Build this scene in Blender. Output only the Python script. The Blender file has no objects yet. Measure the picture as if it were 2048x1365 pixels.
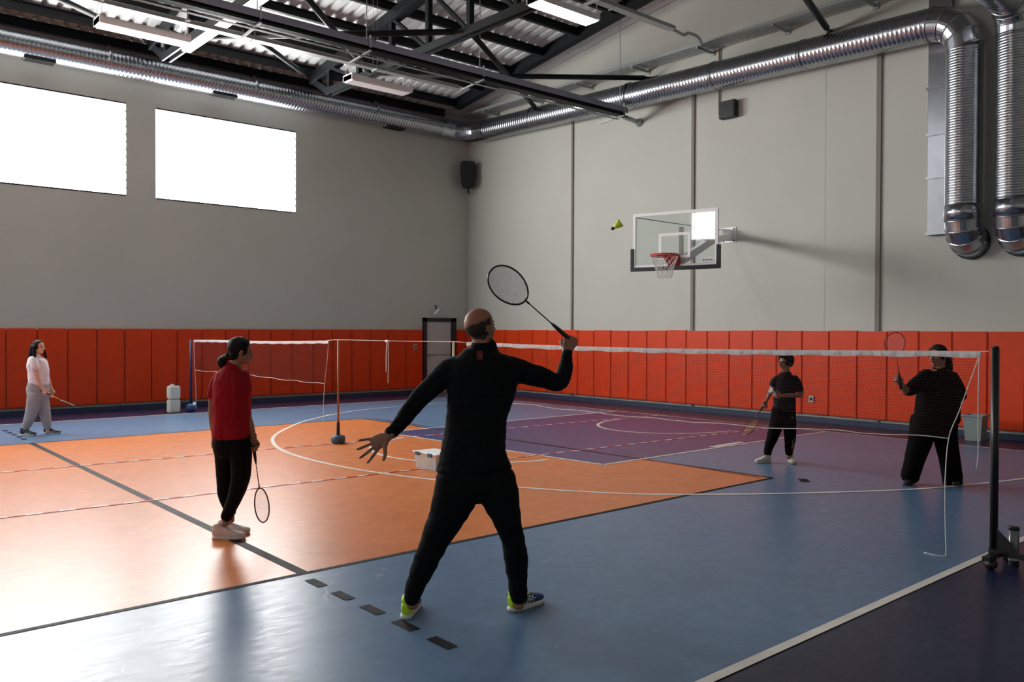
import bpy, bmesh, math, random
from mathutils import Vector, Matrix, noise
random.seed(7)
C = bpy.context.scene.collection
scene = bpy.context.scene

# ------------------------------------------------------------------ camera
FPX = 1683.2; YAW = 0.8554; PIT = -0.012536; ROL = -0.0033044; EYE = 1.65
def cam_rows():
    F = Vector((math.cos(YAW), math.sin(YAW), 0)); R = Vector((math.sin(YAW), -math.cos(YAW), 0)); D = Vector((0, 0, -1))
    c, s = math.cos(PIT), math.sin(PIT); F2 = c*F - s*D; D2 = c*D + s*F
    c, s = math.cos(ROL), math.sin(ROL)
    return c*R + s*D2, c*D2 - s*R, F2
CR, CD, CF = cam_rows()
EYEP = Vector((0, 0, EYE))
FW = Vector((math.cos(YAW), math.sin(YAW), 0)); RT = Vector((math.sin(YAW), -math.cos(YAW), 0)); UP = Vector((0, 0, 1))
def K(x, y, d):          # survey point: sighting (x, y) at distance d
    return EYEP + (CR*((x-1024)/FPX) + CD*((y-682.5)/FPX) + CF)*d
cam = bpy.data.cameras.new('camera'); camo = bpy.data.objects.new('camera', cam); C.objects.link(camo)
mw = Matrix((( CR.x, -CD.x, -CF.x, 0), (CR.y, -CD.y, -CF.y, 0), (CR.z, -CD.z, -CF.z, EYE), (0, 0, 0, 1)))
camo.matrix_world = mw
cam.sensor_width = 36; cam.lens = FPX/2048*36; cam.clip_end = 200
scene.camera = camo

# ------------------------------------------------------------------ world, light, exposure
w = bpy.data.worlds.new('world'); scene.world = w; w.use_nodes = True
w.node_tree.nodes['Background'].inputs[0].default_value = (.75, .85, 1, 1)
w.node_tree.nodes['Background'].inputs[1].default_value = .6
scene.view_settings.view_transform = 'Standard'; scene.view_settings.look = 'None'
scene.view_settings.gamma = 1; scene.view_settings.exposure = 1.32
WINDOW_GLOW = 11.0      # daylight through the diffusing window panels
LAMP_GLOW = 14.0

XW, YW = 14.25, 18.24          # inner faces of the basket wall and the window wall
XB, YB = -13.0, -5.0            # the two walls behind the camera
EAVE, SLOPE = 7.34, .15

# ------------------------------------------------------------------ materials
def mat(name, col, rough=.6, metal=0, bump=0, bscale=40, emis=None, estr=1, spec=.5, mottle=0, mscale=3, stretch=None, alpha=None, trans=0):
    m = bpy.data.materials.new(name); m.use_nodes = True; nt = m.node_tree; b = nt.nodes['Principled BSDF']
    col = tuple((c/12.92 if c <= .04045 else ((c+.055)/1.055)**2.4) for c in [v/255 for v in col]) + (1,)
    b.inputs['Base Color'].default_value = col; b.inputs['Roughness'].default_value = rough
    b.inputs['Metallic'].default_value = metal; b.inputs['Specular IOR Level'].default_value = spec
    if trans: b.inputs['Transmission Weight'].default_value = trans
    if emis:
        b.inputs['Emission Color'].default_value = tuple(emis)+(1,); b.inputs['Emission Strength'].default_value = estr
    tc = nt.nodes.new('ShaderNodeTexCoord'); mp = nt.nodes.new('ShaderNodeMapping'); nt.links.new(tc.outputs['Object'], mp.inputs[0])
    if stretch: mp.inputs['Scale'].default_value = stretch
    if mottle:
        n = nt.nodes.new('ShaderNodeTexNoise'); n.inputs['Scale'].default_value = mscale; n.inputs['Detail'].default_value = 6
        nt.links.new(mp.outputs[0], n.inputs[0])
        r = nt.nodes.new('ShaderNodeMapRange'); r.inputs['From Min'].default_value = .3; r.inputs['From Max'].default_value = .7
        r.inputs['To Min'].default_value = 1-mottle; r.inputs['To Max'].default_value = 1+mottle
        nt.links.new(n.outputs[0], r.inputs[0])
        mx = nt.nodes.new('ShaderNodeVectorMath'); mx.operation = 'SCALE'; mx.inputs[0].default_value = col[:3]
        nt.links.new(r.outputs[0], mx.inputs['Scale']); nt.links.new(mx.outputs[0], b.inputs['Base Color'])
    if bump:
        n = nt.nodes.new('ShaderNodeTexNoise'); n.inputs['Scale'].default_value = bscale; n.inputs['Detail'].default_value = 4
        nt.links.new(mp.outputs[0], n.inputs[0])
        bp = nt.nodes.new('ShaderNodeBump'); bp.inputs['Strength'].default_value = bump; bp.inputs['Distance'].default_value = .01
        nt.links.new(n.outputs[0], bp.inputs['Height']); nt.links.new(bp.outputs[0], b.inputs['Normal'])
    return m
def floor_mat(name, col, rough=.32, spec=.36):
    m = mat(name, col, rough, spec=spec)
    nt = m.node_tree; b = nt.nodes['Principled BSDF']; tc = nt.nodes['Texture Coordinate']
    mp = nt.nodes.new('ShaderNodeMapping'); mp.inputs['Scale'].default_value = (1, 3.6, 1); mp.inputs['Rotation'].default_value = (0, 0, .12)
    nt.links.new(tc.outputs['Object'], mp.inputs[0])
    n = nt.nodes.new('ShaderNodeTexNoise'); n.inputs['Scale'].default_value = 7; n.inputs['Detail'].default_value = 7; n.inputs['Distortion'].default_value = 1.2
    nt.links.new(mp.outputs[0], n.inputs[0])
    r = nt.nodes.new('ShaderNodeMapRange'); r.inputs['From Min'].default_value = .3; r.inputs['From Max'].default_value = .7
    r.inputs['To Min'].default_value = rough-.035; r.inputs['To Max'].default_value = rough+.05
    nt.links.new(n.outputs[0], r.inputs[0]); nt.links.new(r.outputs[0], b.inputs['Roughness'])
    # scuffs, kept as wear in the vinyl
    n2 = nt.nodes.new('ShaderNodeTexNoise'); n2.inputs['Scale'].default_value = 2.2; n2.inputs['Detail'].default_value = 9; n2.inputs['Distortion'].default_value = 2.5
    nt.links.new(tc.outputs['Object'], n2.inputs[0])
    r2 = nt.nodes.new('ShaderNodeMapRange'); r2.inputs['From Min'].default_value = .3; r2.inputs['From Max'].default_value = .75
    r2.inputs['To Min'].default_value = .9; r2.inputs['To Max'].default_value = 1.12
    nt.links.new(n2.outputs[0], r2.inputs[0])
    mx = nt.nodes.new('ShaderNodeVectorMath'); mx.operation = 'SCALE'; mx.inputs[0].default_value = b.inputs['Base Color'].default_value[:3]
    nt.links.new(r2.outputs[0], mx.inputs['Scale'])
    def mth(op, a, bb, clamp=False):
        n_ = nt.nodes.new('ShaderNodeMath'); n_.operation = op; n_.use_clamp = clamp
        for i, v in enumerate((a, bb)):
            if hasattr(v, 'links'): nt.links.new(v, n_.inputs[i])
            else: n_.inputs[i].default_value = v
        return n_.outputs[0]
    n4 = nt.nodes.new('ShaderNodeTexNoise'); n4.inputs['Scale'].default_value = 1.7; n4.inputs['Detail'].default_value = 1; n4.inputs['Distortion'].default_value = 1.5
    nt.links.new(tc.outputs['Object'], n4.inputs[0])
    n5 = nt.nodes.new('ShaderNodeTexNoise'); n5.inputs['Scale'].default_value = 2.6; nt.links.new(tc.outputs['Object'], n5.inputs[0])
    line = mth('MULTIPLY', mth('LESS_THAN', mth('ABSOLUTE', mth('SUBTRACT', n4.outputs[0], .5), 0), .0022), mth('GREATER_THAN', n5.outputs[0], .56))
    # fine grain printed in the vinyl
    mg = nt.nodes.new('ShaderNodeMapping'); mg.inputs['Scale'].default_value = (4, 34, 1); mg.inputs['Rotation'].default_value = (0, 0, .1); nt.links.new(tc.outputs['Object'], mg.inputs[0])
    n6 = nt.nodes.new('ShaderNodeTexNoise'); n6.inputs['Scale'].default_value = 1.5; n6.inputs['Detail'].default_value = 3; nt.links.new(mg.outputs[0], n6.inputs[0])
    gr = mth('ADD', mth('MULTIPLY', n6.outputs[0], .22), .89)
    mx2 = nt.nodes.new('ShaderNodeVectorMath'); mx2.operation = 'SCALE'; nt.links.new(mx.outputs[0], mx2.inputs[0]); nt.links.new(gr, mx2.inputs['Scale'])
    mxl = nt.nodes.new('ShaderNodeMix'); mxl.data_type = 'RGBA'; nt.links.new(mth('MULTIPLY', line, .13), mxl.inputs['Factor'])
    nt.links.new(mx2.outputs[0], mxl.inputs['A']); mxl.inputs['B'].default_value = (.8, .8, .78, 1); nt.links.new(mxl.outputs['Result'], b.inputs['Base Color'])
    return m
M = dict(
 wall=mat('wall_paint', (190, 191, 182), .85, bump=.25, bscale=60, mottle=.03, mscale=.7),
 blue=floor_mat('court_blue', (90, 120, 152)), navy=floor_mat('court_navy', (24, 34, 66)), orange=floor_mat('court_orange', (208, 120, 62)),
 purple=floor_mat('key_purple', (66, 66, 110)), line=floor_mat('line_white', (225, 222, 215)), lineblk=floor_mat('line_black', (24, 20, 24), .6, .12),
 linered=floor_mat('line_red', (110, 24, 30)),
 pad=mat('pad_orange_vinyl', (212, 60, 8), .42, bump=.25, bscale=9, mottle=.05, mscale=5, spec=.35),
 galv=mat('galvanised_steel', (170, 174, 180), .26, 1, bump=.12, bscale=4, mottle=.08, mscale=6),
 galvd=mat('galvanised_tray', (168, 174, 174), .45, .45), steel=mat('dark_steel_paint', (17, 21, 25), .5, spec=.3),
 trackc=mat('grey_steel_paint', (128, 132, 146), .45), deck=mat('roof_deck_steel', (205, 208, 208), .7, 0, mottle=.08, mscale=2),
 glowb=mat('daylight_panel_dim', (255, 255, 255), .5, emis=(1, .99, .97), estr=WINDOW_GLOW*.5), white=mat('white_paint', (240, 241, 242), .4), glow=mat('daylight_panel', (255, 255, 255), .5, emis=(1, .99, .97), estr=WINDOW_GLOW),
 lampglow=mat('lamp_light', (255, 255, 255), .5, emis=(.92, .97, 1), estr=LAMP_GLOW), lampoff_glow=mat('lamp_off_glow', (240, 242, 245), .4, emis=(1, 1, 1), estr=.3), lampoff=mat('lamp_diffuser', (238, 240, 242), .35),
 black=mat('black_plastic', (18, 18, 20), .5), blackm=mat('black_metal', (16, 17, 20), .35), doorf=mat('door_frame', (34, 38, 42), .5),
 doorl=mat('door_leaf', (188, 190, 186), .5), chrome=mat('chrome', (210, 210, 212), .15, 1),
 cord=mat('white_cord', (225, 220, 212), .8), tape=mat('net_tape', (206, 204, 205), .75, bump=.4, bscale=60), netm=mat('net_twine', (60, 20, 18), .8),
 wood=mat('varnished_wood', (160, 92, 50), .4, mottle=.15, mscale=20, stretch=(6, 6, 1)), cream=mat('cream_pole', (214, 196, 160), .5),
 bluep=mat('dark_blue_post', (34, 34, 78), .35), rubber=mat('grey_blue_rubber', (62, 82, 104), .6),
 jug=mat('milky_plastic', (216, 218, 212), .4, bump=.1, bscale=8), bin=mat('grey_bin_plastic', (128, 140, 138), .5),
 rim=mat('hoop_orange', (190, 48, 20), .35), netcord=mat('hoop_net_cord', (220, 216, 210), .8), whitet=mat('backboard_white', (238, 238, 240), .35),
 padblk=mat('backboard_padding', (24, 30, 34), .6),
 skin=mat('skin', (150, 100, 78), .55, bump=.08, bscale=120, mottle=.05, mscale=12), skinlt=mat('fair_skin', (214, 162, 140), .55, mottle=.04, mscale=12),
 hair=mat('dark_hair', (18, 12, 11), .6, spec=.2, bump=.6, bscale=90, stretch=(3, 3, .4)), hairs=mat('cropped_hair', (52, 40, 34), .8, bump=.6, bscale=200),
 shirtk=mat('charcoal_jersey', (13, 15, 19), .85, spec=.15, bump=.25, bscale=25), pantk=mat('black_sweatpants', (15, 17, 19), .9, spec=.12, bump=.25, bscale=25),
 shirtr=mat('crimson_cotton', (150, 12, 28), .8, spec=.2, bump=.25, bscale=25), legk=mat('black_leggings', (8, 8, 10), .8, spec=.15),
 shirtw=mat('white_cotton', (238, 226, 232), .8, bump=.2, bscale=25), pantg=mat('grey_sweatpants', (164, 158, 160), .85, bump=.3, bscale=25),
 shirtd=mat('dark_grey_tee', (34, 28, 33), .85, spec=.15, bump=.2, bscale=25), blk=mat('black_cloth', (8, 5, 7), .9, spec=.1, bump=.2, bscale=25),
 redtag=mat('red_print', (105, 10, 18), .6), flame=mat('flame_print_yellow', (170, 120, 30), .7), flame2=mat('flame_print_red', (120, 30, 20), .7),
 neon=mat('neon_yellow_shoe', (190, 235, 40), .55), shoeblue=mat('blue_shoe_mesh', (28, 62, 110), .6, bump=.3, bscale=200), sole=mat('white_rubber', (206, 206, 204), .6),
 shoew=mat('off_white_shoe', (222, 204, 200), .65, bump=.3, bscale=120), shoeb=mat('black_shoe', (28, 30, 38), .6), shoec=mat('cream_shoe', (196, 194, 178), .65),
 lips=mat('lips', (150, 70, 66), .5), eye=mat('eye', (30, 22, 20), .2), redlace=mat('orange_lace', (200, 70, 40), .7),
 rframe=mat('racket_frame_black', (22, 20, 24), .25), rbrown=mat('racket_frame_bronze', (92, 60, 50), .3), rorange=mat('racket_shaft_orange', (235, 150, 40), .3),
 rred=mat('racket_frame_red', (120, 40, 44), .3), strw=mat('racket_string_white', (205, 198, 216), .4), stry=mat('racket_string_yellow', (205, 190, 60), .4),
 shut=mat('shuttle_yellow', (212, 235, 60), .5), corkd=mat('shuttle_cork_dark', (60, 60, 50), .6), corkw=mat('shuttle_white', (235, 235, 230), .5),
 tub=mat('clear_plastic_box', (235, 238, 240), .15, trans=.75), tealc=mat('teal_clip', (40, 70, 90), .4), tubm=mat('silver_tube', (120, 122, 126), .3, .6),
 basebl=mat('blue_skirting', (36, 48, 78), .5), bluepl=mat('blue_plastic', (50, 80, 130), .4), sticker=mat('white_sticker', (235, 238, 245), .5), ink=mat('dark_ink', (30, 36, 60), .5),
 grey=mat('light_grey_box', (170, 172, 175), .5), conduit=mat('painted_conduit', (158, 150, 140), .6), seam=mat('joint_strip', (128, 122, 114), .7),
)
def glass(name, rough=.02, tint=(.95, .98, .98)):
    m = bpy.data.materials.new(name); m.use_nodes = True; nt = m.node_tree; nt.nodes.clear()
    o = nt.nodes.new('ShaderNodeOutputMaterial'); mx = nt.nodes.new('ShaderNodeMixShader'); f = nt.nodes.new('ShaderNodeFresnel'); f.inputs[0].default_value = 1.5
    t = nt.nodes.new('ShaderNodeBsdfTransparent'); t.inputs[0].default_value = tint+(1,)
    g = nt.nodes.new('ShaderNodeBsdfGlossy'); g.inputs['Roughness'].default_value = rough
    nt.links.new(f.outputs[0], mx.inputs[0]); nt.links.new(t.outputs[0], mx.inputs[1]); nt.links.new(g.outputs[0], mx.inputs[2]); nt.links.new(mx.outputs[0], o.inputs[0])
    return m
M['glass'] = glass('board_glass')

# ------------------------------------------------------------------ mesh helpers
def link(name, bm, m, parent=None, smooth=False, loc=None):
    me = bpy.data.meshes.new(name)
    bmesh.ops.recalc_face_normals(bm, faces=bm.faces[:]) if len(bm.faces) < 60000 else None
    if loc is not None:
        bmesh.ops.translate(bm, vec=-Vector(loc), verts=bm.verts[:])
    bm.to_mesh(me); bm.free()
    if smooth:
        for p in me.polygons: p.use_smooth = True
    for mm in (m if isinstance(m, (list, tuple)) else [m]): me.materials.append(mm)
    o = bpy.data.objects.new(name, me); C.objects.link(o)
    if loc is not None: o.location = loc
    if parent is not None:
        o.parent = parent
        # parents are placed with pure translations or left at the origin; keep the part where it was modelled
        if loc is None: o.matrix_parent_inverse = parent.matrix_basis.inverted()
    return o
def empty(name, loc=(0, 0, 0)):
    o = bpy.data.objects.new(name, None); o.empty_display_size = .1; C.objects.link(o); o.location = loc; return o
def tag(o, label, cat, group=None, kind=None):
    o['label'] = label; o['category'] = cat
    if group: o['group'] = group
    if kind: o['kind'] = kind
    return o
def struct(o): o['kind'] = 'structure'; return o
def box(bm, x0, x1, y0, y1, z0, z1, mi=0):
    vs = [bm.verts.new(p) for p in ((x0,y0,z0),(x1,y0,z0),(x1,y1,z0),(x0,y1,z0),(x0,y0,z1),(x1,y0,z1),(x1,y1,z1),(x0,y1,z1))]
    for f in ((0,3,2,1),(4,5,6,7),(0,1,5,4),(1,2,6,5),(2,3,7,6),(3,0,4,7)):
        bm.faces.new([vs[i] for i in f]).material_index = mi
def bevel(bm, w, seg=2):
    bmesh.ops.bevel(bm, geom=bm.edges[:], offset=w, segments=seg, affect='EDGES', clamp_overlap=True)
def bar(bm, a, b, wd, ht, up=UP, mi=0):      # rectangular bar from a to b
    a = Vector(a); b = Vector(b); t = (b-a).normalized(); s = t.cross(up)
    s = s.normalized() if s.length > 1e-4 else Vector((1, 0, 0)); u = s.cross(t)
    vs = []
    for p in (a, b):
        for i, j in ((-1,-1),(1,-1),(1,1),(-1,1)): vs.append(bm.verts.new(p+s*i*wd/2+u*j*ht/2))
    for f in ((0,1,2,3),(7,6,5,4),(0,4,5,1),(1,5,6,2),(2,6,7,3),(3,7,4,0)): bm.faces.new([vs[i] for i in f]).material_index = mi
def tube(bm, pts, r, seg=10, closed=False, cap=True, mi=0):
    pts = [Vector(p) for p in pts]; n = len(pts); rs = r if isinstance(r, (list, tuple)) else [r]*n
    rings = []; prev = None
    for i, p in enumerate(pts):
        if closed: t = pts[(i+1) % n]-pts[i-1]
        else: t = pts[min(i+1, n-1)]-pts[max(i-1, 0)]
        t.normalize()
        if prev is None:
            s = t.cross(UP); s = s if s.length > 1e-3 else t.cross(Vector((1, 0, 0))); s.normalize()
        else:
            s = prev - t*prev.dot(t); s.normalize()
        prev = s; u = t.cross(s)
        rings.append([bm.verts.new(p+(s*math.cos(a)+u*math.sin(a))*rs[i]) for a in [2*math.pi*k/seg for k in range(seg)]])
    for i in range(n if closed else n-1):
        A, B = rings[i], rings[(i+1) % n]
        for k in range(seg):
            f = bm.faces.new((A[k], A[(k+1) % seg], B[(k+1) % seg], B[k])); f.material_index = mi
    if cap and not closed:
        bm.faces.new(rings[0][::-1]).material_index = mi; bm.faces.new(rings[-1]).material_index = mi
def spline(pts, n=6):
    P = [Vector(p) for p in pts]; P = [P[0]*2-P[1]]+P+[P[-1]*2-P[-2]]; out = []
    for i in range(1, len(P)-2):
        a, b, c, d = P[i-1:i+3]
        for k in range(n):
            t = k/n; out.append(.5*((2*b)+(c-a)*t+(2*a-5*b+4*c-d)*t*t+(3*b-a-3*c+d)*t**3))
    out.append(P[-2]); return out
def poly(bm, pts, z, mi=0):
    f = bm.faces.new([bm.verts.new((p[0], p[1], z)) for p in pts]); f.material_index = mi
    if f.normal.z < 0: f.normal_flip()
def ribbon(bm, pts, wd, z):
    pts = [Vector((p[0], p[1], 0)) for p in pts]; L = []
    for i, p in enumerate(pts):
        t = (pts[min(i+1, len(pts)-1)]-pts[max(i-1, 0)]).normalized(); s = Vector((-t.y, t.x, 0))*wd/2
        L.append((bm.verts.new(p+s+UP*z), bm.verts.new(p-s+UP*z)))
    for a, b in zip(L, L[1:]): bm.faces.new((a[0], a[1], b[1], b[0]))
def copy_tree(o, parent=None):
    c = o.copy(); C.objects.link(c)
    if parent is not None: c.parent = parent
    for ch in list(o.children): copy_tree(ch, c)
    return c
def ordinal(n):
    return ['first','second','third','fourth','fifth','sixth','seventh','eighth','ninth','tenth','eleventh','twelfth','thirteenth','fourteenth','fifteenth','sixteenth','seventeenth','eighteenth','nineteenth','twentieth','twenty-first','twenty-second','twenty-third','twenty-fourth','twenty-fifth','twenty-sixth','twenty-seventh','twenty-eighth'][n-1]
# ================================================================== the hall
bm = bmesh.new(); box(bm, XB-.3, XW+.3, YB-.3, YW+.3, -.2, 0); floor = struct(link('floor', bm, M['navy']))
def zone(name, pts, z, m):
    bm = bmesh.new(); poly(bm, pts, z); return link(name, bm, m, floor)
zone('court_area', [(-12.6, 2.37), (12.97, 2.37), (12.97, 16.6), (-12.6, 16.6)], .001, M['blue'])
zone('volleyball_area', [(-7.5, 5.2), (8.4, 5.2), (8.15, 13.62), (-7.5, 13.75)], .002, M['orange'])
KEY = [(7.62, 7.05), (12.97, 7.05), (12.97, 11.6), (7.3, 11.55)]
zone('key_area', KEY, .003, M['purple'])
def fline(name, pts, wd, m='line', z=.0045):
    bm = bmesh.new(); ribbon(bm, pts, wd, z); return link(name, bm, M[m], floor)
fline('side_line', [(-12.6, 2.37), (12.97, 2.37)], .06); fline('side_line', [(-12.6, 16.6), (12.97, 16.6)], .05)
fline('end_line', [(12.97, 2.37), (12.97, 16.6)], .05)
for a, b in ((0, 1), (2, 3), (3, 0)): fline('key_line', [KEY[a], KEY[b]], .05, z=.005)
OR = [(-7.5, 5.2), (8.4, 5.2), (8.15, 13.62), (-7.5, 13.75)]
for a, b in ((0, 1), (1, 2), (2, 3)): fline('volleyball_line', [OR[a], OR[b]], .045, 'lineblk', .0035)
fline('attack_line', [(2.66, 5.2), (2.72, 13.7)], .075, 'lineblk', .004)
for k in range(7):
    y = 5.045-.345*k
    if y > 3.4: fline('attack_line_dash', [(2.62, y), (2.62, y-.19)], .07, 'lineblk', .004)
for k in range(5): fline('attack_line_dash', [(2.73, 14.15+.34*k), (2.73, 14.32+.34*k)], .07, 'lineblk', .004)
for k in range(1): fline('attack_line_dash', [(8.6+.02*k, 4.95-.33*k), (8.45+.02*k, 4.82-.33*k)], .1, 'lineblk', .004)
arc = spline([(12.97, 3.2), (11.7, 3.22), (10.55, 3.35), (9.07, 3.81), (7.86, 4.5), (6.95, 5.17), (6.38, 5.72), (5.84, 6.6), (5.44, 7.5), (5.22, 8.2), (5.1, 8.9), (5.06, 9.77), (5.15, 10.66), (5.4, 11.5), (5.79, 12.28), (6.45, 13.15), (7.32, 14.06), (8.76, 15.0), (10.4, 15.3), (12.97, 15.35)], 8)
fline('three_point_line', arc, .055)
fline('free_throw_arc', [(7.5+1.55*math.cos(a), 9.3+1.52*math.sin(a)) for a in [math.radians(92+k*6) for k in range(30)]], .06)
fline('no_charge_arc', [(11.85+1.45*math.cos(a), 9.3+1.2*math.sin(a)) for a in [math.radians(90+k*6) for k in range(31)]], .05, z=.0055)
fline('court_line', [(8.3, 5.3), (8.36, 7.05), (8.32, 13.5)], .03, 'linered', .0052)

# red and white badminton boundary tapes
def dashed_tape(pts, label):
    bm = bmesh.new(); (x0, y0), (x1, y1) = pts; L = math.hypot(x1-x0, y1-y0); n = int(L/.135); mi = 0
    for i in range(n):
        a = i/n; b = (i+1)/n; p = Vector((x0+(x1-x0)*a, y0+(y1-y0)*a, .0068)); q = Vector((x0+(x1-x0)*b, y0+(y1-y0)*b, .0068))
        s = Vector((-(q-p).y, (q-p).x, 0)).normalized()*.021
        f = bm.faces.new([bm.verts.new(v) for v in (p+s, p-s, q-s, q+s)]); f.material_index = i % 2
    o = link('boundary_tape', bm, [M['tapew'], M['taper']]); tag(o, label, 'floor tape')
M['tapew'] = floor_mat('tape_white', (236, 226, 224)); M['taper'] = floor_mat('tape_red', (200, 40, 40))
dashed_tape([(-3, 8.62), (12.9, 7.9)], 'red and white striped tape across the orange floor, nearer of two')
dashed_tape([(-3, 11.35), (12.9, 10.5)], 'red and white striped tape across the orange floor, farther of two')
bm = bmesh.new(); ribbon(bm, [(9.95, 7.13), (10.75, 7.17)], .1, .0062); tag(link('floor_tape', bm, M['line']), 'short white strip of tape on the blue floor beside the purple key', 'floor tape')

# walls
bm = bmesh.new(); box(bm, XW, XW+.3, YB-.3, YW+.3, 0, 12); struct(link('wall_right', bm, M['wall']))
WX = [(-5.55, -2.4), (-1.7, 1.5), (2.15, 5.36), (5.95, 9.12)]; WZ = (4.40, 6.27)
bm = bmesh.new(); box(bm, XB-.3, XW+.3, YW, YW+.3, 0, WZ[0]); box(bm, XB-.3, XW+.3, YW, YW+.3, WZ[1], 12)
xs = [XB-.3]+[v for p in WX for v in p]+[XW+.3]
for i in range(0, len(xs), 2): box(bm, xs[i], xs[i+1], YW, YW+.3, WZ[0], WZ[1])
struct(link('wall_left', bm, M['wall']))
for i, (a, b) in enumerate(WX):
    t = struct(empty('window_%d' % (i+1), (a, YW, WZ[0])))
    bm = bmesh.new(); box(bm, a, b, YW+.03, YW+.06, WZ[0], WZ[1]); link('pane', bm, M['glow'], t)
    bm = bmesh.new()
    for k in range(1, 12): box(bm, b-.012, b, YW+.005, YW+.03, WZ[0]+k*(WZ[1]-WZ[0])/12-.02, WZ[0]+k*(WZ[1]-WZ[0])/12+.02)
    box(bm, a, b, YW+.0, YW+.03, WZ[0]-.02, WZ[0]+.01); box(bm, a, b, YW+.0, YW+.03, WZ[1]-.01, WZ[1]+.02); link('window_frame', bm, M['grey'], t)
bm = bmesh.new(); box(bm, XB-.3, XB, YB-.3, YW+.3, 0, 12); struct(link('wall_back', bm, M['wall']))
t = struct(empty('window_5', (XB, 9, 5.75))); bm = bmesh.new(); box(bm, XB, XB+.03, 6.9, 11.5, 5.75, 7.2); link('pane', bm, M['glowb'], t)  # unseen window, added for the reflection in the backboard and some fill light
bm = bmesh.new(); box(bm, XB-.3, XW+.3, YB-.3, YB, 0, 12); struct(link('wall_near', bm, M['wall']))
bm = bmesh.new(); box(bm, XW-.07, XW, YB, YW, 0, .09); struct(link('baseboard_right', bm, M['basebl']))
bm = bmesh.new(); box(bm, XB, 12.74, YW-.07, YW, 0, .09); struct(link('baseboard_left', bm, M['basebl']))
# vertical joint strips on the basket wall
for i, (a, b) in enumerate(((14.18, 14.235), (10.665, 10.735), (6.765, 6.845))):
    bm = bmesh.new(); box(bm, XW-.035, XW, a, b, 0, 6.9); struct(link('trim_%d' % (i+1), bm, M['seam']))
bm = bmesh.new(); box(bm, XW-.003, XW, 7.79, 7.84, 1.6, 6.6); struct(link('trim_4', bm, M['wall']))

# roof deck: trapezoid ribs running down the slope
def zroof(y): return EAVE+SLOPE*(YW-y)
bm = bmesh.new(); RIDGE = 3.5; pitch = .25; x = XB; prof = []
while x < XW+.1:
    prof += [(x, 0), (x+.13, 0), (x+.16, .055), (x+.22, .055)]; x += pitch
for (ya, yb) in ((YW+.1, RIDGE), (RIDGE, YB-.1)):
    za = zroof(ya)+.16 if ya > RIDGE else zroof(RIDGE)+.16; zb = zroof(RIDGE)+.16 if yb == RIDGE else zroof(2*RIDGE-yb)+.16
    A = [bm.verts.new((px, ya, za+pz)) for px, pz in prof]; B = [bm.verts.new((px, yb, zb+pz)) for px, pz in prof]
    for i in range(len(prof)-1): bm.faces.new((A[i], B[i], B[i+1], A[i+1]))
struct(link('ceiling', bm, M['deck']))
# purlins
PY = [18.12]+[17.45-1.1*k for k in range(0, 13)]
for k, y in enumerate(PY):
    bm = bmesh.new(); z = zroof(y)
    box(bm, XB, 13.35, y-.045, y+.045, z+.13, z+.15); box(bm, XB, 13.35, y-.01, y+.01, z-.01, z+.14); box(bm, XB, 13.35, y-.045, y+.045, z-.025, z-.01)
    lab = 'dark steel roof purlin along the hall, %s from the window wall' % ordinal(k+1)
    tag(link('roof_purlin', bm, M['steel']), lab, 'purlin', 'roof purlins')
# gable rafter
bm = bmesh.new()
bar(bm, (13.3, 17.5, zroof(17.5)+.06), (13.3, RIDGE, zroof(RIDGE)+.06), .2, .24); tag(link('rafter', bm, M['steel']), 'dark sloping roof beam on top of the basket wall', 'rafter')
# trusses
ZB = 6.9
def truss(X, label):
    t = tag(empty('roof_truss', (X, YW-.1, ZB)), label, 'truss')
    bm = bmesh.new(); bar(bm, (X, 17.5, zroof(17.5)-.12), (X, RIDGE, zroof(RIDGE)-.12), .2, .22); link('top_chord', bm, M['steel'], t)
    bm = bmesh.new(); box(bm, X-.09, X-.05, 5, 16.75, ZB-.07, ZB+.07); box(bm, X+.05, X+.09, 5, 16.75, ZB-.07, ZB+.07); link('bottom_chord', bm, M['steel'], t)
    bm = bmesh.new(); bar(bm, (X, 16.7, ZB), (X, 17.5, zroof(17.5)-.12), .12, .14); link('knee_strut', bm, M['steel'], t)
    ys = [16.7-1.25*k for k in range(9)]
    for k, y in enumerate(ys):
        bm = bmesh.new(); bar(bm, (X, y, ZB), (X, y, zroof(y)-.1), .1, .1, Vector((0, 1, 0))); link('web_post', bm, M['steel'], t)
        if k < 8:
            bm = bmesh.new(); bar(bm, (X, ys[k+1], ZB), (X, y, zroof(y)-.12), .09, .06); link('web_diagonal', bm, M['steel'], t)
            bm = bmesh.new()
truss(9.17, 'black steel roof truss nearest the basket wall'); truss(5.66, 'black steel roof truss above the two windows, second from the basket wall')
# brace tubes with ball joints
def brace(a, b, label, r=.055):
    a = Vector(a); b = Vector(b); t = tag(empty('brace_tube', a), label, 'brace'); d = (b-a).normalized()
    bm = bmesh.new(); tube(bm, [a+d*.1, b-d*.28], r, 12); link('tube', bm, M['steel'], t, True)
    bm = bmesh.new(); tube(bm, [b-d*.3, b-d*.22, b-d*.1, b], [r*.9, .03, .03, .06], 12); link('end_joint', bm, M['blackm'], t, True)
W1, W2, W3 = (XW-.02, 15.41, 7.1), (XW-.02, 11.66, 7.08), (XW-.02, 7.72, 7.02)
T1, T2, T3, T4 = (9.17, 15.0, ZB), (9.17, 11.7, ZB), (9.17, 8.0, ZB), (9.17, 6.1, ZB)
U1, U2 = (5.66, 15.2, ZB), (5.66, 11.6, ZB)
brace(T2, W1, 'dark brace tube ending on the basket wall just above the round duct bend')
brace(T1, W2, 'long dark nearly level brace tube ending at the middle of the basket wall')
brace(T4, W3, 'dark brace tube dropping steeply to the basket wall, rightmost of the brace tubes')
brace(U1, T2, 'dark level brace tube behind the track beam between the two trusses')
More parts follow.
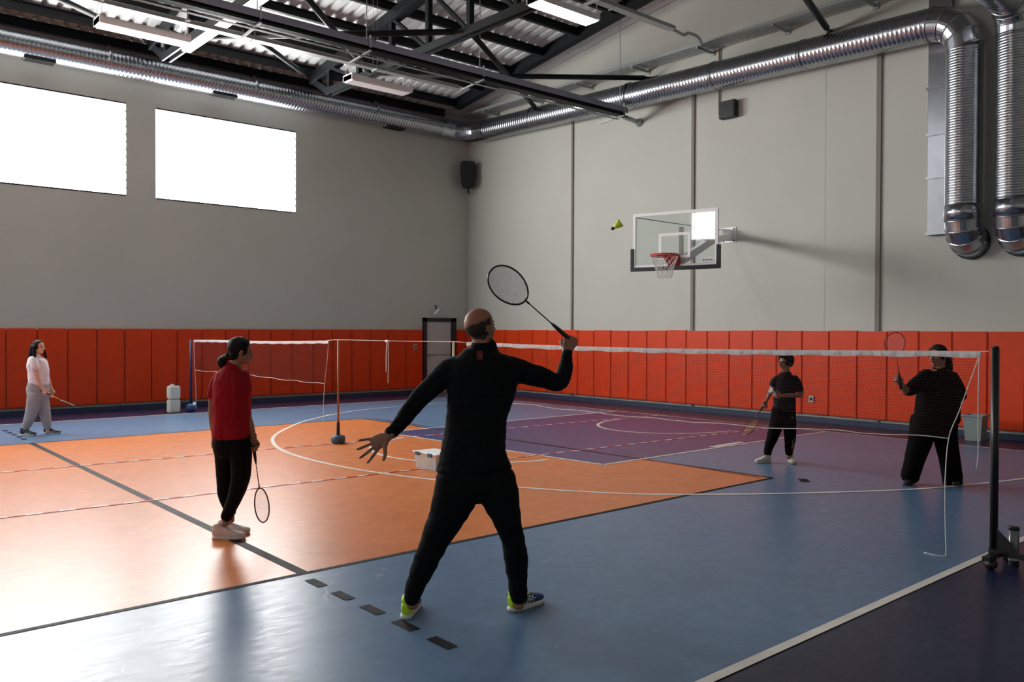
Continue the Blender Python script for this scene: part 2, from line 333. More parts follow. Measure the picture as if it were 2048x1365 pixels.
brace(U2, T1, 'dark sloping brace tube between the two trusses crossing the level one')
brace((6.1, 14.2, ZB), (8.9, 17.3, 7.35), 'dark brace tube running to the window wall behind the cable tray', .05)
brace((2.4, 14.2, ZB), (5.4, 17.3, 7.35), 'dark brace tube at the upper left above the hanging lamp', .05)

# ribbed round ducts
def duct(path, r, m, parent, name='duct_run', pitch=.075, rib=.0035):
    P = [Vector(p) for p in path]; pts = []; rs = []
    for a, b in zip(P, P[1:]):
        n = max(2, int((b-a).length/pitch)); 
        for i in range(n):
            for u, q in ((0, 0), (.72, 0), (.8, rib), (.92, rib)): pts.append(a+(b-a)*(i+u)/n); rs.append(r+q)
    pts.append(P[-1]); rs.append(r)
    bm = bmesh.new(); tube(bm, pts, rs, 36); return link(name, bm, m, parent, True)
def elbow(c, a0, a1, u, v, R, r, parent, seg=5, name='elbow'):
    pts = [Vector(c)+(Vector(u)*math.cos(a)+Vector(v)*math.sin(a))*R for a in [a0+(a1-a0)*k/seg for k in range(seg+1)]]
    bm = bmesh.new(); tube(bm, pts, r, 36); o = link(name, bm, M['galv'], parent)
    for i, p in enumerate(pts):
        bm = bmesh.new(); t = (pts[min(i+1, seg)]-pts[max(i-1, 0)]).normalized(); tube(bm, [p-t*.012, p+t*.012], r+.012, 36); link('joint_band', bm, M['galv'], o, True)
    return o
DR = .262; DZ = 7.0; DY = YW-.36; DX = XW-.36; DZR = 6.62
t = tag(empty('ventilation_duct', (DX, DY, DZ)), 'long ribbed galvanised round duct running under the roof along the window wall and basket wall', 'duct')
duct([(XB, DY, DZ), (DX-.9, DY, 6.95)], DR, M['galv'], t)
b1 = [(DX-.9, DY, 6.95), (DX-.5, DY-.03, 6.93), (DX-.2, DY-.2, 6.9), (DX-.03, DY-.5, 6.88), (DX, DY-.9, 6.86)]
bm = bmesh.new(); tube(bm, spline(b1, 3), DR+.004, 36); link('corner_elbow', bm, M['galv'], t)
duct([(DX, DY-.9, 6.86), (DX, 5.80, 6.55)], DR, M['galv'], t)
elbow((DX, 5.80, 6.05), math.pi/2, 0, (0, -1, 0), (0, 0, 1), .5, DR, t, 4)
duct([(DX, 5.30, 6.05), (DX, 5.30, 3.62)], DR, M['galv'], t, 'riser', .04, .0025)
bm = bmesh.new(); tube(bm, [(DX, 5.30, 3.62), (DX, 5.30, 3.38)], DR+.01, 36); link('sleeve', bm, M['galv'], t, True)
elbow((DX+.32, 5.30, 3.4), math.pi, math.pi*1.5, (1, 0, 0), (0, 0, 1), .32, DR, t, 4)
bm = bmesh.new(); tube(bm, [(DX+.3, 5.30, 3.08), (DX+.33, 5.30, 3.08)], DR+.02, 36); link('wall_collar', bm, M['black'], t, True)
for k, (yy, zz) in enumerate(((15.2, 6.83), (12.1, 6.74), (9.9, 6.67), (8.0, 6.61))):
    bm = bmesh.new(); tube(bm, [(DX, yy-.03, zz), (DX, yy+.03, zz)], DR+.012, 36); link('joint_band', bm, M['galv'], t, True)
for xx in (4.9, 1.9, 7.9, 11.0):
    bm = bmesh.new(); tube(bm, [(xx-.03, DY, 6.99), (xx+.03, DY, 6.99)], DR+.012, 36); link('joint_band', bm, M['galv'], t, True)
for xx in (3.7, 7.25, 11.6):          # air outlets under the run
    bm = bmesh.new(); box(bm, xx-.27, xx+.27, DY-.13, DY+.1, 6.68, 6.755)
    for j in range(4): box(bm, xx-.25, xx+.25, DY-.11+.05*j, DY-.10+.05*j, 6.665, 6.68)
    link('air_grille', bm, M['black'], t)
t = tag(empty('exhaust_duct', (13.7, 4.62, 3)), 'second ribbed galvanised riser duct at the right edge of the photo', 'duct')
EY, EX = 4.58, DX-.02
bm = bmesh.new(); tube(bm, [(EX+.31, EY, 3.08), (EX+.34, EY, 3.08)], DR+.02, 36); link('wall_collar', bm, M['black'], t, True)
duct([(EX, EY, 3.62), (EX, EY, 6.1)], DR, M['galv'], t, 'riser', .04, .0025)
bm = bmesh.new(); tube(bm, [(EX, EY, 3.62), (EX, EY, 3.38)], DR+.01, 36); link('sleeve', bm, M['galv'], t, True)
elbow((EX+.32, EY, 3.4), math.pi, math.pi*1.5, (1, 0, 0), (0, 0, 1), .32, DR, t, 4)
elbow((EX-.45, EY, 6.1), 0, math.pi/2, (1, 0, 0), (0, 0, 1), .45, DR, t, 4)
duct([(EX-.45, EY, 6.55), (EX-6, EY, 6.75)], DR, M['galv'], t)
bm = bmesh.new(); box(bm, XW-.1, XW-.005, 5.6, 5.96, 3.24, 7.9); bevel(bm, .006, 1)
t = tag(empty('flat_duct', (XW-.08, 5.8, 3.2)), 'flat galvanised sheet metal duct standing on the wall left of the round risers', 'duct'); link('duct_body', bm, M['galv'], t)
for zz in (3.24, 4.15, 4.85, 5.6, 6.4):
    bm = bmesh.new(); box(bm, XW-.125, XW-.005, 5.58, 5.98, zz-.012, zz+.03); link('flange', bm, M['galv'], t)

# track beam, cable trays, lamps
t = tag(empty('track_beam', (3.9, 12.15, 6.3)), 'long dark grey steel curtain track beam crossing under the roof to the basket wall', 'beam')
bm = bmesh.new(); TY = 12.15
for (a, b, c, d) in ((-.05, .05, .13, .15), (-.012, .012, 0, .14), (-.085, .085, -.02, 0)): box(bm, -6, 13.75, TY+a, TY+b, 6.27+c, 6.27+d)
link('beam_body', bm, M['steel'], t)
bm = bmesh.new(); box(bm, -6, 13.75, TY-.1, TY-.075, 6.33, 6.44); link('face_plate', bm, M['trackc'], t)
for yy in (TY+.1, TY+.14):
    bm = bmesh.new(); tube(bm, [(-6, yy, 6.22), (13.7, yy, 6.22)], .009, 6); link('guide_rail', bm, M['galvd'], t, True)
bm = bmesh.new(); tube(bm, [(13.75, TY, 6.25), (13.95, TY, 6.24), (XW, TY, 6.22)], [.05, .05, .05], 12); link('wall_joint', bm, M['galvd'], t, True)
bm = bmesh.new(); tube(bm, [(XW-.12, TY, 6.22), (XW, TY, 6.22)], [.06, .1], 12); link('wall_plate', bm, M['galvd'], t, True)
for xx in (5.45, 7.35, 9.75, 13.6):
    bm = bmesh.new(); bar(bm, (xx, TY-.12, 6.3), (xx, TY-.12, 6.5), .03, .02, Vector((1, 0, 0))); bar(bm, (xx, TY-.12, 6.25), (xx, TY+.55, 6.2), .04, .025)
    tube(bm, [(xx, TY, 6.4), (xx, TY, 8.4)], .008, 6); link('hanger', bm, M['galvd'], t)
def tray(x0, x1, y, z, label, wd=.14):
    t = tag(empty('lighting_tray', (x0, y, z)), label, 'cable tray')
    bm = bmesh.new(); box(bm, x0, x1, y-wd/2, y+wd/2, z-.004, z); box(bm, x0, x1, y-wd/2-.003, y-wd/2, z-.004, z+.06); box(bm, x0, x1, y+wd/2, y+wd/2+.003, z-.004, z+.06)
    link('tray', bm, M['galvd'], t)
    bm = bmesh.new()
    x = x0+.3
    while x < x1: 
        bm = bmesh.new()
        for s in (-1, 1): tube(bm, [(x, y+s*wd*.5, z), (x, y+s*wd*.5, zroof(y)+.1)], .004, 5)
        box(bm, x-.02, x+.02, y-.1, y+.1, z-.02, z-.004); x += 2.3; link('hanger', bm, M['galvd'], t)
    return t
tray(-6, 9.95, 13.1, 6.34, 'narrow galvanised cable tray carrying lamps behind the track beam')
t2 = tray(-6, 11.95, 9.45, 6.98, 'narrow galvanised cable tray carrying the lit lamp')
bm = bmesh.new(); tube(bm, spline([(11.95, 9.45, 7.0), (12.3, 9.47, 6.98), (12.6, 9.6, 7.12), (13.1, 9.75, 7.2), (13.85, 10.2, 7.3)], 4), .03, 8); link('conduit_bend', bm, M['galvd'], t2, True)
def lamp(x0, y, z, lit, label):
    t = tag(empty('hanging_lamp', (x0+.6, y, z)), label, 'lamp', 'hanging batten lamps'); L = 1.3; wd = .3
    bm = bmesh.new(); box(bm, x0, x0+L, y-wd/2, y+wd/2, z+.012, z+.11); bevel(bm, .006, 1); link('housing', bm, M['white'], t)
    bm = bmesh.new(); box(bm, x0+.03, x0+L-.03, y-wd/2+.015, y+wd/2-.015, z, z+.012); link('diffuser', bm, M['lampglow' if lit else ('lampoff_glow' if x0 < 4 else 'lampoff')], t)  # left lamps are off; faint emission stands in for window light on the diffuser
    for xx in (x0+.04, x0+L-.04):
        bm = bmesh.new(); box(bm, xx-.04, xx+.04, y-wd/2-.01, y+wd/2+.01, z+.02, z+.13); link('end_bracket', bm, M['white'], t)
        bm = bmesh.new()
        for s in (-1, 1): tube(bm, [(xx, y+s*.12, z+.1), (xx, y+s*.12, z+.34)], .004, 5)
        box(bm, xx-.03, xx+.03, y-.15, y+.15, z+.33, z+.36); link('wire_hanger', bm, M['white'], t)
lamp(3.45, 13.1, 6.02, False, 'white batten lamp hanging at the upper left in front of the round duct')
lamp(7.68, 13.35, 6.1, False, 'white batten lamp hanging in the middle below the cable tray')
lamp(8.62, 9.45, 6.6, True, 'brightly lit batten lamp hanging at the top of the photo')
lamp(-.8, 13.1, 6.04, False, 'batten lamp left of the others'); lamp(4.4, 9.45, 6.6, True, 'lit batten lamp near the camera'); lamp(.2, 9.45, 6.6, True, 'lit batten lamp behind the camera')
# wide cross tray near the second truss
t = tag(empty('cable_tray', (5.5, 14, 6.7)), 'wide pale cable tray crossing above the left hanging lamp', 'cable tray')
bm = bmesh.new(); box(bm, 5.59, 5.74, 9, 15.7, 6.76, 6.77); box(bm, 5.585, 5.59, 9, 15.7, 6.76, 6.82); box(bm, 5.74, 5.745, 9, 15.7, 6.76, 6.82); link('tray', bm, M['white'], t)
# perforated tray on brackets along the basket wall
t = tag(empty('wall_cable_tray', (XW-.3, 10, 7.3)), 'perforated galvanised cable tray on brackets high along the basket wall', 'cable tray')
bm = bmesh.new(); x0, x1 = XW-.5, XW-.12
y = 4.0
while y < 17.9:
    zz = 7.28+.006*(y-5); box(bm, x0, x1, y, y+.025, zz, zz+.004); y += .05
for xx in (x0, x1, (x0+x1)/2, x0+.1, x1-.1): bar(bm, (xx, 4, 7.274), (xx, 17.9, 7.357), .02, .006)
for xx in (x0, x1): bar(bm, (xx, 4, 7.3), (xx, 17.9, 7.385), .004, .07)
link('tray', bm, M['galvd'], t)
for k in range(8):
    y = 5.2+1.68*k; zz = 7.24+.006*(y-5); bm = bmesh.new(); box(bm, x0-.04, XW, y-.02, y+.02, zz-.03, zz+.015); box(bm, XW-.03, XW, y-.05, y+.05, zz-.06, zz+.05); link('bracket', bm, M['galvd'], t)

# wall pads
def pad(name, x0, x1, y0, y1, z0, z1, label, group):
    bm = bmesh.new(); box(bm, x0, x1, y0, y1, z0, z1); bevel(bm, .016, 3)
    tag(link(name, bm, M['pad']), label, 'wall pad', group)
xe = 12.70; k = 1
while xe > -4:
    pad('wall_pad', xe-.521, xe-.006, YW-.075, YW-.002, .14, 1.66, 'orange padded wall panel on the window wall, %s to the left of the grey door' % ordinal(min(k, 28)) if k < 19 else 'orange padded wall panel beyond the left edge of the photo', 'orange pads under the windows'); xe -= .528; k += 1
for k in range(2):
    pass
pad('wall_pad', 13.8, 14.16, YW-.075, YW-.002, .14, 1.66, 'narrow orange padded wall panel between the grey door and the room corner', 'orange pads under the windows')
y = 18.15; k = 1
while y > 1.5:
    w_ = .525
    y0 = y-w_
    top = 1.66+random.uniform(-.006, .008)
    pad('wall_pad', XW-.08, XW-.002, y0+.003, y-.003, .14, top, 'orange padded wall panel on the basket wall, %s from the room corner' % ordinal(min(k, 28)), 'orange pads under the basket')
    y = y0; k += 1
    for s0, s1 in ((14.13, 14.28), (10.64, 10.76), (6.74, 6.87)):
        if y > s0 and y-.27 < s1 and y-w_ < s0 :
            pass
# outlet boxes set in the pads
for loc, ax, lab in (((12.45, YW-.09, 1.22), 'y', 'small grey socket box on the orange pads left of the door'), ((XW-.09, 7.98, .42), 'x', 'small grey socket box low in the orange pads right of the boy')):
    bm = bmesh.new(); x, y, z = loc
    box(bm, x-.05 if ax == 'y' else x-.012, x+.05 if ax == 'y' else x+.012, y-.012 if ax == 'y' else y-.05, y+.012 if ax == 'y' else y+.05, z-.06, z+.06); bevel(bm, .004, 1)
    t = tag(empty('socket_box', loc), lab, 'socket'); link('plate', bm, M['grey'], t)
    bm = bmesh.new(); n = Vector((0, -1, 0)) if ax == 'y' else Vector((-1, 0, 0)); tube(bm, [Vector(loc)+n*.01, Vector(loc)+n*.016], .03, 16); link('socket_face', bm, M['black'], t)

# door
d = struct(empty('door_1', (13.2, YW, 0)))
bm = bmesh.new(); box(bm, 12.73, 12.82, YW-.09, YW, 0, 1.98); box(bm, 13.62, 13.78, YW-.09, YW, 0, 1.98); box(bm, 12.73, 13.78, YW-.09, YW, 1.88, 1.98); link('door_frame', bm, M['doorf'], d)
bm = bmesh.new(); box(bm, 12.82, 13.62, YW-.05, YW, .01, .98); box(bm, 12.82, 13.62, YW-.05, YW, 1.0, 1.88); link('door_leaf', bm, M['doorl'], d)
bm = bmesh.new(); tube(bm, [(12.9, YW-.05, .98), (12.9, YW-.1, .98), (13.02, YW-.1, .98)], .01, 8); link('door_handle', bm, M['chrome'], d, True)
# camera above the door, speakers
t = tag(empty('security_camera', (13.05, YW-.05, 2.2)), 'small white security camera on the wall above the door', 'camera')
bm = bmesh.new(); tube(bm, [(13.12, YW, 2.3), (13.12, YW-.08, 2.3), (13.1, YW-.1, 2.2)], .015, 8); link('mount', bm, M['black'], t, True)
bm = bmesh.new(); tube(bm, [(13.18, YW-.1, 2.22), (13.0, YW-.18, 2.08)], .03, 12); link('camera_body', bm, M['white'], t, True)
t = tag(empty('corner_speaker', (XW-.3, YW-.25, 5.8)), 'black loudspeaker hanging in the corner of the hall', 'speaker')
u = Vector((-1, -1.1, 0)).normalized(); v = Vector((u.y, -u.x, 0)); c = Vector((XW-.28, YW-.34, 5.83))
bm = bmesh.new()
r0 = []
for zz, ww in ((-.34, .13), (-.3, .17), (0, .2), (.28, .2), (.34, .17)):
    r0.append([bm.verts.new(c+UP*zz+v*s*ww+u*q) for s, q in ((-1, -.14), (-1, .1), (-.6, .17), (.6, .17), (1, .1), (1, -.14))])
for a, b in zip(r0, r0[1:]):
    for i in range(6): bm.faces.new((a[i], a[(i+1) % 6], b[(i+1) % 6], b[i]))
bm.faces.new(r0[0][::-1]); bm.faces.new(r0[-1]); link('cabinet', bm, M['black'], t)
bm = bmesh.new(); tube(bm, [c-UP*.2-u*.1, c-UP*.42-u*.05, c-UP*.45-u*.3], .025, 8); link('bracket', bm, M['blackm'], t, True)
bm = bmesh.new(); 
for zz, rr in ((.12, .1), (-.14, .13)): tube(bm, [c+UP*zz+u*.16, c+UP*zz+u*.178], rr, 20)
link('grille', bm, M['blackm'], t)
t = tag(empty('wall_speaker', (XW-.1, 9.75, 6.0)), 'square black box speaker high on the basket wall under the round duct', 'speaker')
bm = bmesh.new(); box(bm, XW-.16, XW-.02, 9.62, 9.98, 5.86, 6.2); bevel(bm, .01, 1); link('cabinet', bm, M['black'], t)
bm = bmesh.new(); box(bm, XW-.165, XW-.16, 9.65, 9.95, 5.89, 6.17); link('grille', bm, M['blackm'], t)
bm = bmesh.new(); tube(bm, [(XW-.03, 10.07, 7.3), (XW-.03, 10.07, 5.98), (XW-.03, 9.98, 5.94)], .016, 8); tag(link('conduit_pipe', bm, M['conduit'], None, True), 'thin painted conduit running down the wall to the square black speaker', 'pipe')
# ================================================================== equipment
def onX(x, y, X):
    r = CR*((x-1024)/FPX)+CD*((y-682.5)/FPX)+CF; return EYEP+r*(X/r.x)
# basketball backboard: it swings on its arm, so it stands at an angle to the wall
BC = K(1349, 474, 14.0); BC.z = 3.18; ph = math.radians(34)
bE = (RT*math.cos(ph)-FW*math.sin(ph)); bN = Vector((-bE.y, bE.x, 0)); bN = -bN if bN.dot(FW) > 0 else bN      # along the board, out of its face
def B(e, n, z): return BC+bE*e+bN*n+UP*z
def bbox(bm, e0, e1, n0, n1, z0, z1):
    vs = [bm.verts.new(B(*q)) for q in ((e0,n0,z0),(e1,n0,z0),(e1,n1,z0),(e0,n1,z0),(e0,n0,z1),(e1,n0,z1),(e1,n1,z1),(e0,n1,z1))]
    for f in ((0,3,2,1),(4,5,6,7),(0,1,5,4),(1,2,6,5),(2,3,7,6),(3,0,4,7)): bm.faces.new([vs[i] for i in f])
HW, HH = .755, .465
t = tag(empty('basketball_hoop', BC), 'clear basketball backboard with orange rim and white net held out from the wall', 'basketball hoop')
bm = bmesh.new(); bbox(bm, -HW+.01, HW-.01, -.005, .005, -HH, HH); g = link('backboard', bm, M['glass'], t)
bm = bmesh.new()
for a in ((-HW, HW, HH-.05, HH), (-HW, HW, -HH, -HH+.05), (-HW, -HW+.05, -HH+.05, HH-.05), (HW-.05, HW, -HH+.05, HH-.05)): bbox(bm, a[0], a[1], -.022, .012, a[2], a[3])
link('board_frame', bm, M['whitet'], g)
bm = bmesh.new()
for a in ((-.28, .28, .06, .105), (-.28, .28, -.32, -.275), (-.28, -.235, -.275, .06), (.235, .28, -.275, .06)): bbox(bm, a[0], a[1], .0052, .008, a[2], a[3])
link('target_square', bm, M['whitet'], g)
bm = bmesh.new(); bbox(bm, -HW-.035, -HW+.02, -.03, .03, -HH-.05, -.13); bbox(bm, HW-.02, HW+.035, -.03, .03, -HH-.05, -.13); bbox(bm, -HW+.02, HW-.02, -.03, .03, -HH-.05, -HH+.015)
link('edge_padding', bm, M['padblk'], g)
bm = bmesh.new(); bbox(bm, HW-.27, HW-.06, .0052, .0125, -HH+.06, -HH+.13); link('maker_sticker', bm, M['sticker'], g)
for k, wd in enumerate((.03, .02, .03, .022, .034, .02)):
    bm = bmesh.new(); e = HW-.255+k*.03; bbox(bm, e, e+wd*.7, .0126, .0135, -HH+.088, -HH+.106); link('sticker_print', bm, M['ink'], g)
RZ = -.29; RR = .222; RC = B(0, .40, RZ)
bm = bmesh.new(); tube(bm, [RC+bE*math.cos(a)*RR+bN*math.sin(a)*RR for a in [2*math.pi*k/40 for k in range(40)]], .011, 10, closed=True); rim = link('rim', bm, M['rim'], t, True)
bm = bmesh.new(); ring = [RC+bE*math.cos(a)*RR+bN*math.sin(a)*RR-UP*.022 for a in [2*math.pi*k/40 for k in range(40)]]
tube(bm, ring, .009, 8, closed=True); link('rim_band', bm, M['rim'], rim, True)
bm = bmesh.new()
vs = [B(-.1, .012, RZ+.03), B(.1, .012, RZ+.03), B(.12, .22, RZ+.005), B(-.12, .22, RZ+.005), B(-.1, .012, RZ-.16), B(.1, .012, RZ-.16), B(.08, .17, RZ-.04), B(-.08, .17, RZ-.04)]
V = [bm.verts.new(v) for v in vs]
for f in ((0,1,2,3),(4,7,6,5),(0,4,5,1),(1,5,6,2),(2,6,7,3),(3,7,4,0)): bm.faces.new([V[i] for i in f])
link('rim_bracket', bm, M['rim'], rim)
bm = bmesh.new(); NS = 12; prof = [(RR-.005, -.02), (.20, -.09), (.165, -.165), (.14, -.24), (.125, -.31), (.118, -.385)]
def hp(i, k): a = 2*math.pi*(i+.5*(k % 2))/NS; r, z = prof[k]; return RC+Vector((math.cos(a)*r, math.sin(a)*r, z+.006*math.sin(i*5+k)))
for k in range(len(prof)-1):
    for i in range(NS):
        tube(bm, [hp(i, k), hp(i, k+1)], .004, 5); tube(bm, [hp(i, k), hp(i-1 if k % 2 == 0 else i+1, k+1)], .004, 5)
link('hoop_net', bm, M['netcord'], rim)
P0 = Vector((XW, 9.82, 3.56)); P1 = K(1426, 481, 14.6)
bm = bmesh.new(); bar(bm, P0, P1, .11, .11); bar(bm, P1+UP*.02, B(.1, -.06, -.36), .10, .12); bar(bm, P1, B(.3, -.05, .05), .07, .07); bar(bm, B(.1, -.05, -.42), B(.1, -.05, .2), .08, .05, bE)
link('support_arm', bm, M['white'], t)
bm = bmesh.new(); box(bm, XW-.02, XW, 9.66, 9.98, 3.41, 3.71)
for yy in (-.15, .15): bar(bm, (XW-.02, 9.82+yy*.8, 3.56), (XW-.28, 9.80, 3.56), .02, .2)
pl = link('wall_plate', bm, M['white'], t)
for yy in (-.12, .12):
    for zz in (-.12, .12):
        bm = bmesh.new(); tube(bm, [(XW-.02, 9.82+yy, 3.56+zz), (XW-.035, 9.82+yy, 3.56+zz)], .016, 6); link('bolt', bm, M['black'], pl)
for a, b in ((B(-HW+.06, -.03, HH-.06), P0+Vector((-.3, 0, .08))), (B(HW-.03, -.03, HH-.03), P1+UP*.04)):
    bm = bmesh.new(); tube(bm, [a, b], .009, 8); link('stay_rod', bm, M['galvd'], t, True)

# badminton nets
def make_net(xa, ya, xb, yb, top, bot, label, pull0, pull1):
    # (xa,ya) right end -> (xb,yb) left end; top / bot: list of heights along s
    def interp(L, s):
        q = s*(len(L)-1); i = min(int(q), len(L)-2); return L[i]+(L[i+1]-L[i])*(q-i)
    def p(s, t, jit=0):
        x = xa+(xb-xa)*s; y = ya+(yb-ya)*s; dy = 1 if yb > ya else -1
        y += (pull0*(1-s)**6-pull1*s**6)*t*dy
        z = interp(top, s)*(1-t)+interp(bot, s)*t
        return Vector((x+.02*math.sin(s*9+t*2), y, z+.006*t*math.sin(s*40)))
    t_ = tag(empty('badminton_net', ((xa+xb)/2, (ya+yb)/2, .8)), label, 'net')
    L = abs(yb-ya); n = int(L/.022); m = int(.7/.021); bm = bmesh.new(); r = .0007
    def strand(pts):
        prev = None
        for i, q in enumerate(pts):
            d = (pts[min(i+1, len(pts)-1)]-pts[max(i-1, 0)]).normalized(); s_ = Vector((1, 0, 0)); u = d.cross(s_).normalized()
            ring = [bm.verts.new(q+s_*r), bm.verts.new(q+u*r), bm.verts.new(q-s_*r), bm.verts.new(q-u*r)]
            if prev:
                for k in range(4): bm.faces.new((prev[k], prev[(k+1) % 4], ring[(k+1) % 4], ring[k]))
            prev = ring
    for i in range(n+1): strand([p(i/n, q/6) for q in range(7)])
    for j in range(1, m): strand([p(q/60, j/m) for q in range(61)])
    link('mesh_panel', bm, M['netm'], t_)
    bm = bmesh.new(); N = 200; rows = []
    for i in range(N+1):
        s = i/N; c = p(s, 0); w_ = .0045+.0022*math.sin(s*170)+.0015*math.sin(s*411); hh = .041+.004*math.sin(s*77)
        rows.append([bm.verts.new(c+Vector((-w_, 0, -hh))), bm.verts.new(c+Vector((-w_*1.4, 0, -hh/2))), bm.verts.new(c+Vector((-.003, 0, .003))), bm.verts.new(c+Vector((.003, 0, .003))), bm.verts.new(c+Vector((w_, 0, -hh)))])
    for a, b in zip(rows, rows[1:]):
        for k in range(5): bm.faces.new((a[k], a[(k+1) % 5], b[(k+1) % 5], b[k]))
    bm.faces.new(rows[0][::-1]); bm.faces.new(rows[-1]); link('top_tape', bm, M['tape'], t_)
    bm = bmesh.new(); tube(bm, [p(q/80, 1)+Vector((0, 0, .006*noise.noise(Vector((q*.35, ya, 0))))) for q in range(81)], .0034, 6); link('bottom_cord', bm, M['cord'], t_, True)
    return t_, p
NX0, NX1 = 6.47, 6.3
def zs(xs, Y0, Y1):   # heights along the net from sightings
    return xs
n1, p1 = make_net(NX0, 2.34, NX1, 8.1, [1.51, 1.498, 1.485, 1.48, 1.482, 1.492, 1.505], [.865, .85, .815, .8, .80, .815, .84], 'long badminton net behind the man in black, between the black post and the cream pole', .22, .35)
n2, p2 = make_net(6.2, 11.33, 6.18, 16.74, [1.487, 1.47, 1.455, 1.45, 1.452, 1.45, 1.44], [.83, .835, .84, .85, .86, .85, .84], 'farther badminton net between the wooden pole and the dark blue post', .15, .12)
def cord(pts, label=None, parent=None, r=.0036, name='cord'):
    bm = bmesh.new(); tube(bm, spline(pts, 5), r, 6); o = link(name, bm, M['cord'], parent, True)
    return o
cord([p1(0, .05), p1(0, .3)+Vector((0, -.0, 0)), p1(0, .7), p1(0, 1), (6.47, 2.575, .55), (6.47, 2.57, .2), (6.46, 2.56, .03), (6.42, 2.56, .006), (6.4, 2.62, .006), (6.42, 2.7, .006)], parent=n1, name='side_cord')
cord([(6.47, 2.35, 1.5), (6.465, 2.352, 1.1), (6.47, 2.35, .8), (6.47, 2.36, .67)], parent=n1, name='hanging_cord')
cord([(6.47, 2.34, 1.51), (6.475, 2.28, 1.512)], parent=n1, name='tie_cord')
cord([p1(1, .05), p1(1, .5), p1(1, 1), (6.3, 7.9, .5)], parent=n1, name='side_cord')
cord([p2(0, .05), p2(0, .4), p2(0, 1), (6.2, 11.48, .5), (6.2, 11.48, .03)], parent=n2, name='side_cord')
cord([p2(1, .05), p2(1, .5), p2(1, 1), (6.18, 16.62, .5), (6.18, 16.62, .08)], parent=n2, name='side_cord')
r_ = cord([(6.2, 11.35, 1.49), (6.17, 10.95, 1.505), (6.2, 9.7, 1.503), (6.27, 8.34, 1.508), (6.3, 8.1, 1.5)], r=.004, name='tie_rope'); tag(r_, 'white rope stretched level between the wooden pole and the cream pole', 'rope')
bm = bmesh.new(); tube(bm, spline([(6.19, 9.7, 1.51), (6.185, 9.71, 1.3), (6.19, 9.72, 1.08)], 5), .005, 6); tube(bm, spline([(6.2, 9.69, 1.51), (6.2, 9.68, 1.2), (6.2, 9.69, .93)], 5), .006, 6); tube(bm, [(6.195, 9.66, 1.5), (6.195, 9.74, 1.5)], .014, 8)
tag(link('knotted_cord', bm, M['cord'], None, True), 'knotted white cord hanging from the middle of the rope between the poles', 'cord')

# posts
t = tag(empty('net_post', (6.48, 2.25, 0)), 'black steel net post with wheeled base at the right edge of the photo', 'net post')
bm = bmesh.new(); box(bm, 6.46, 6.506, 2.225, 2.272, .08, 1.535); bevel(bm, .006, 2); link('pole', bm, M['blackm'], t, True)
bm = bmesh.new(); tube(bm, [(6.483, 2.249, 1.53), (6.483, 2.249, 1.55)], .024, 14); link('pole_cap', bm, M['black'], t, True)
bm = bmesh.new(); box(bm, 6.45, 6.51, 1.5, 2.27, .075, .115); box(bm, 6.25, 6.7, 2.19, 2.24, .07, .1); link('base_frame', bm, M['blackm'], t)
bm = bmesh.new(); V = [bm.verts.new(q) for q in ((6.47, 2.23, .26), (6.47, 2.23, .11), (6.47, 2.08, .11), (6.495, 2.23, .26), (6.495, 2.23, .11), (6.495, 2.08, .11))]
for f in ((0,1,2),(5,4,3),(0,3,4,1),(1,4,5,2),(2,5,3,0)): bm.faces.new([V[i] for i in f])
link('gusset', bm, M['blackm'], t)
for q in ((6.33, 2.21), (6.66, 2.21), (6.48, 1.56)):
    bm = bmesh.new(); tube(bm, [(q[0]-.02, q[1], .038), (q[0]+.02, q[1], .038)], .038, 18); wh = link('wheel', bm, M['black'], t, True)
    bm = bmesh.new(); box(bm, q[0]-.03, q[0]+.03, q[1]-.02, q[1]+.02, .06, .08); link('wheel_fork', bm, M['black'], wh)
def lathe(bm, c, prof, seg=28):
    tube(bm, [Vector(c)+UP*z for r, z in prof], [r for r, z in prof], seg)
def light_post(x, y, top, m, lab):
    t = tag(empty('net_pole', (x, y, 0)), lab, 'net pole')
    bm = bmesh.new(); tube(bm, [(x, y, .12), (x, y, top)], .0145, 12); link('pole', bm, m, t, True)
    bm = bmesh.new(); lathe(bm, (x, y, 0), [(.03, .1), (.026, .16), (.022, .3), (.016, .32)]); link('collar', bm, M['black'], t, True)
    bm = bmesh.new(); lathe(bm, (x, y, 0), [(.07, 0), (.095, .012), (.103, .04), (.103, .08), (.095, .11), (.05, .125), (.01, .127)]); link('weighted_base', bm, M['rubber'], t, True)
    return t
light_post(6.1, 10.86, 1.505, M['wood'], 'varnished wooden pole on a round blue-grey rubber base')
light_post(6.29, 8.34, 1.515, M['cream'], 'thin cream pole standing behind the man in black')
t = tag(empty('net_post', (6.17, 16.86, 0)), 'dark blue net post far away beside the white water canisters', 'net post')
bm = bmesh.new(); tube(bm, [(6.17, 16.86, .1), (6.17, 16.86, 1.45)], .026, 14); link('pole', bm, M['bluep'], t, True)
bm = bmesh.new(); lathe(bm, (6.17, 16.86, 0), [(.04, .0), (.085, .02), (.1, .08), (.085, .15), (.04, .17)]); link('base', bm, M['bluepl'], t, True)
bm = bmesh.new(); tube(bm, [(6.2, 16.74, .14), (6.2, 16.74, .2)], .03, 12); link('clamp', bm, M['white'], t, True)

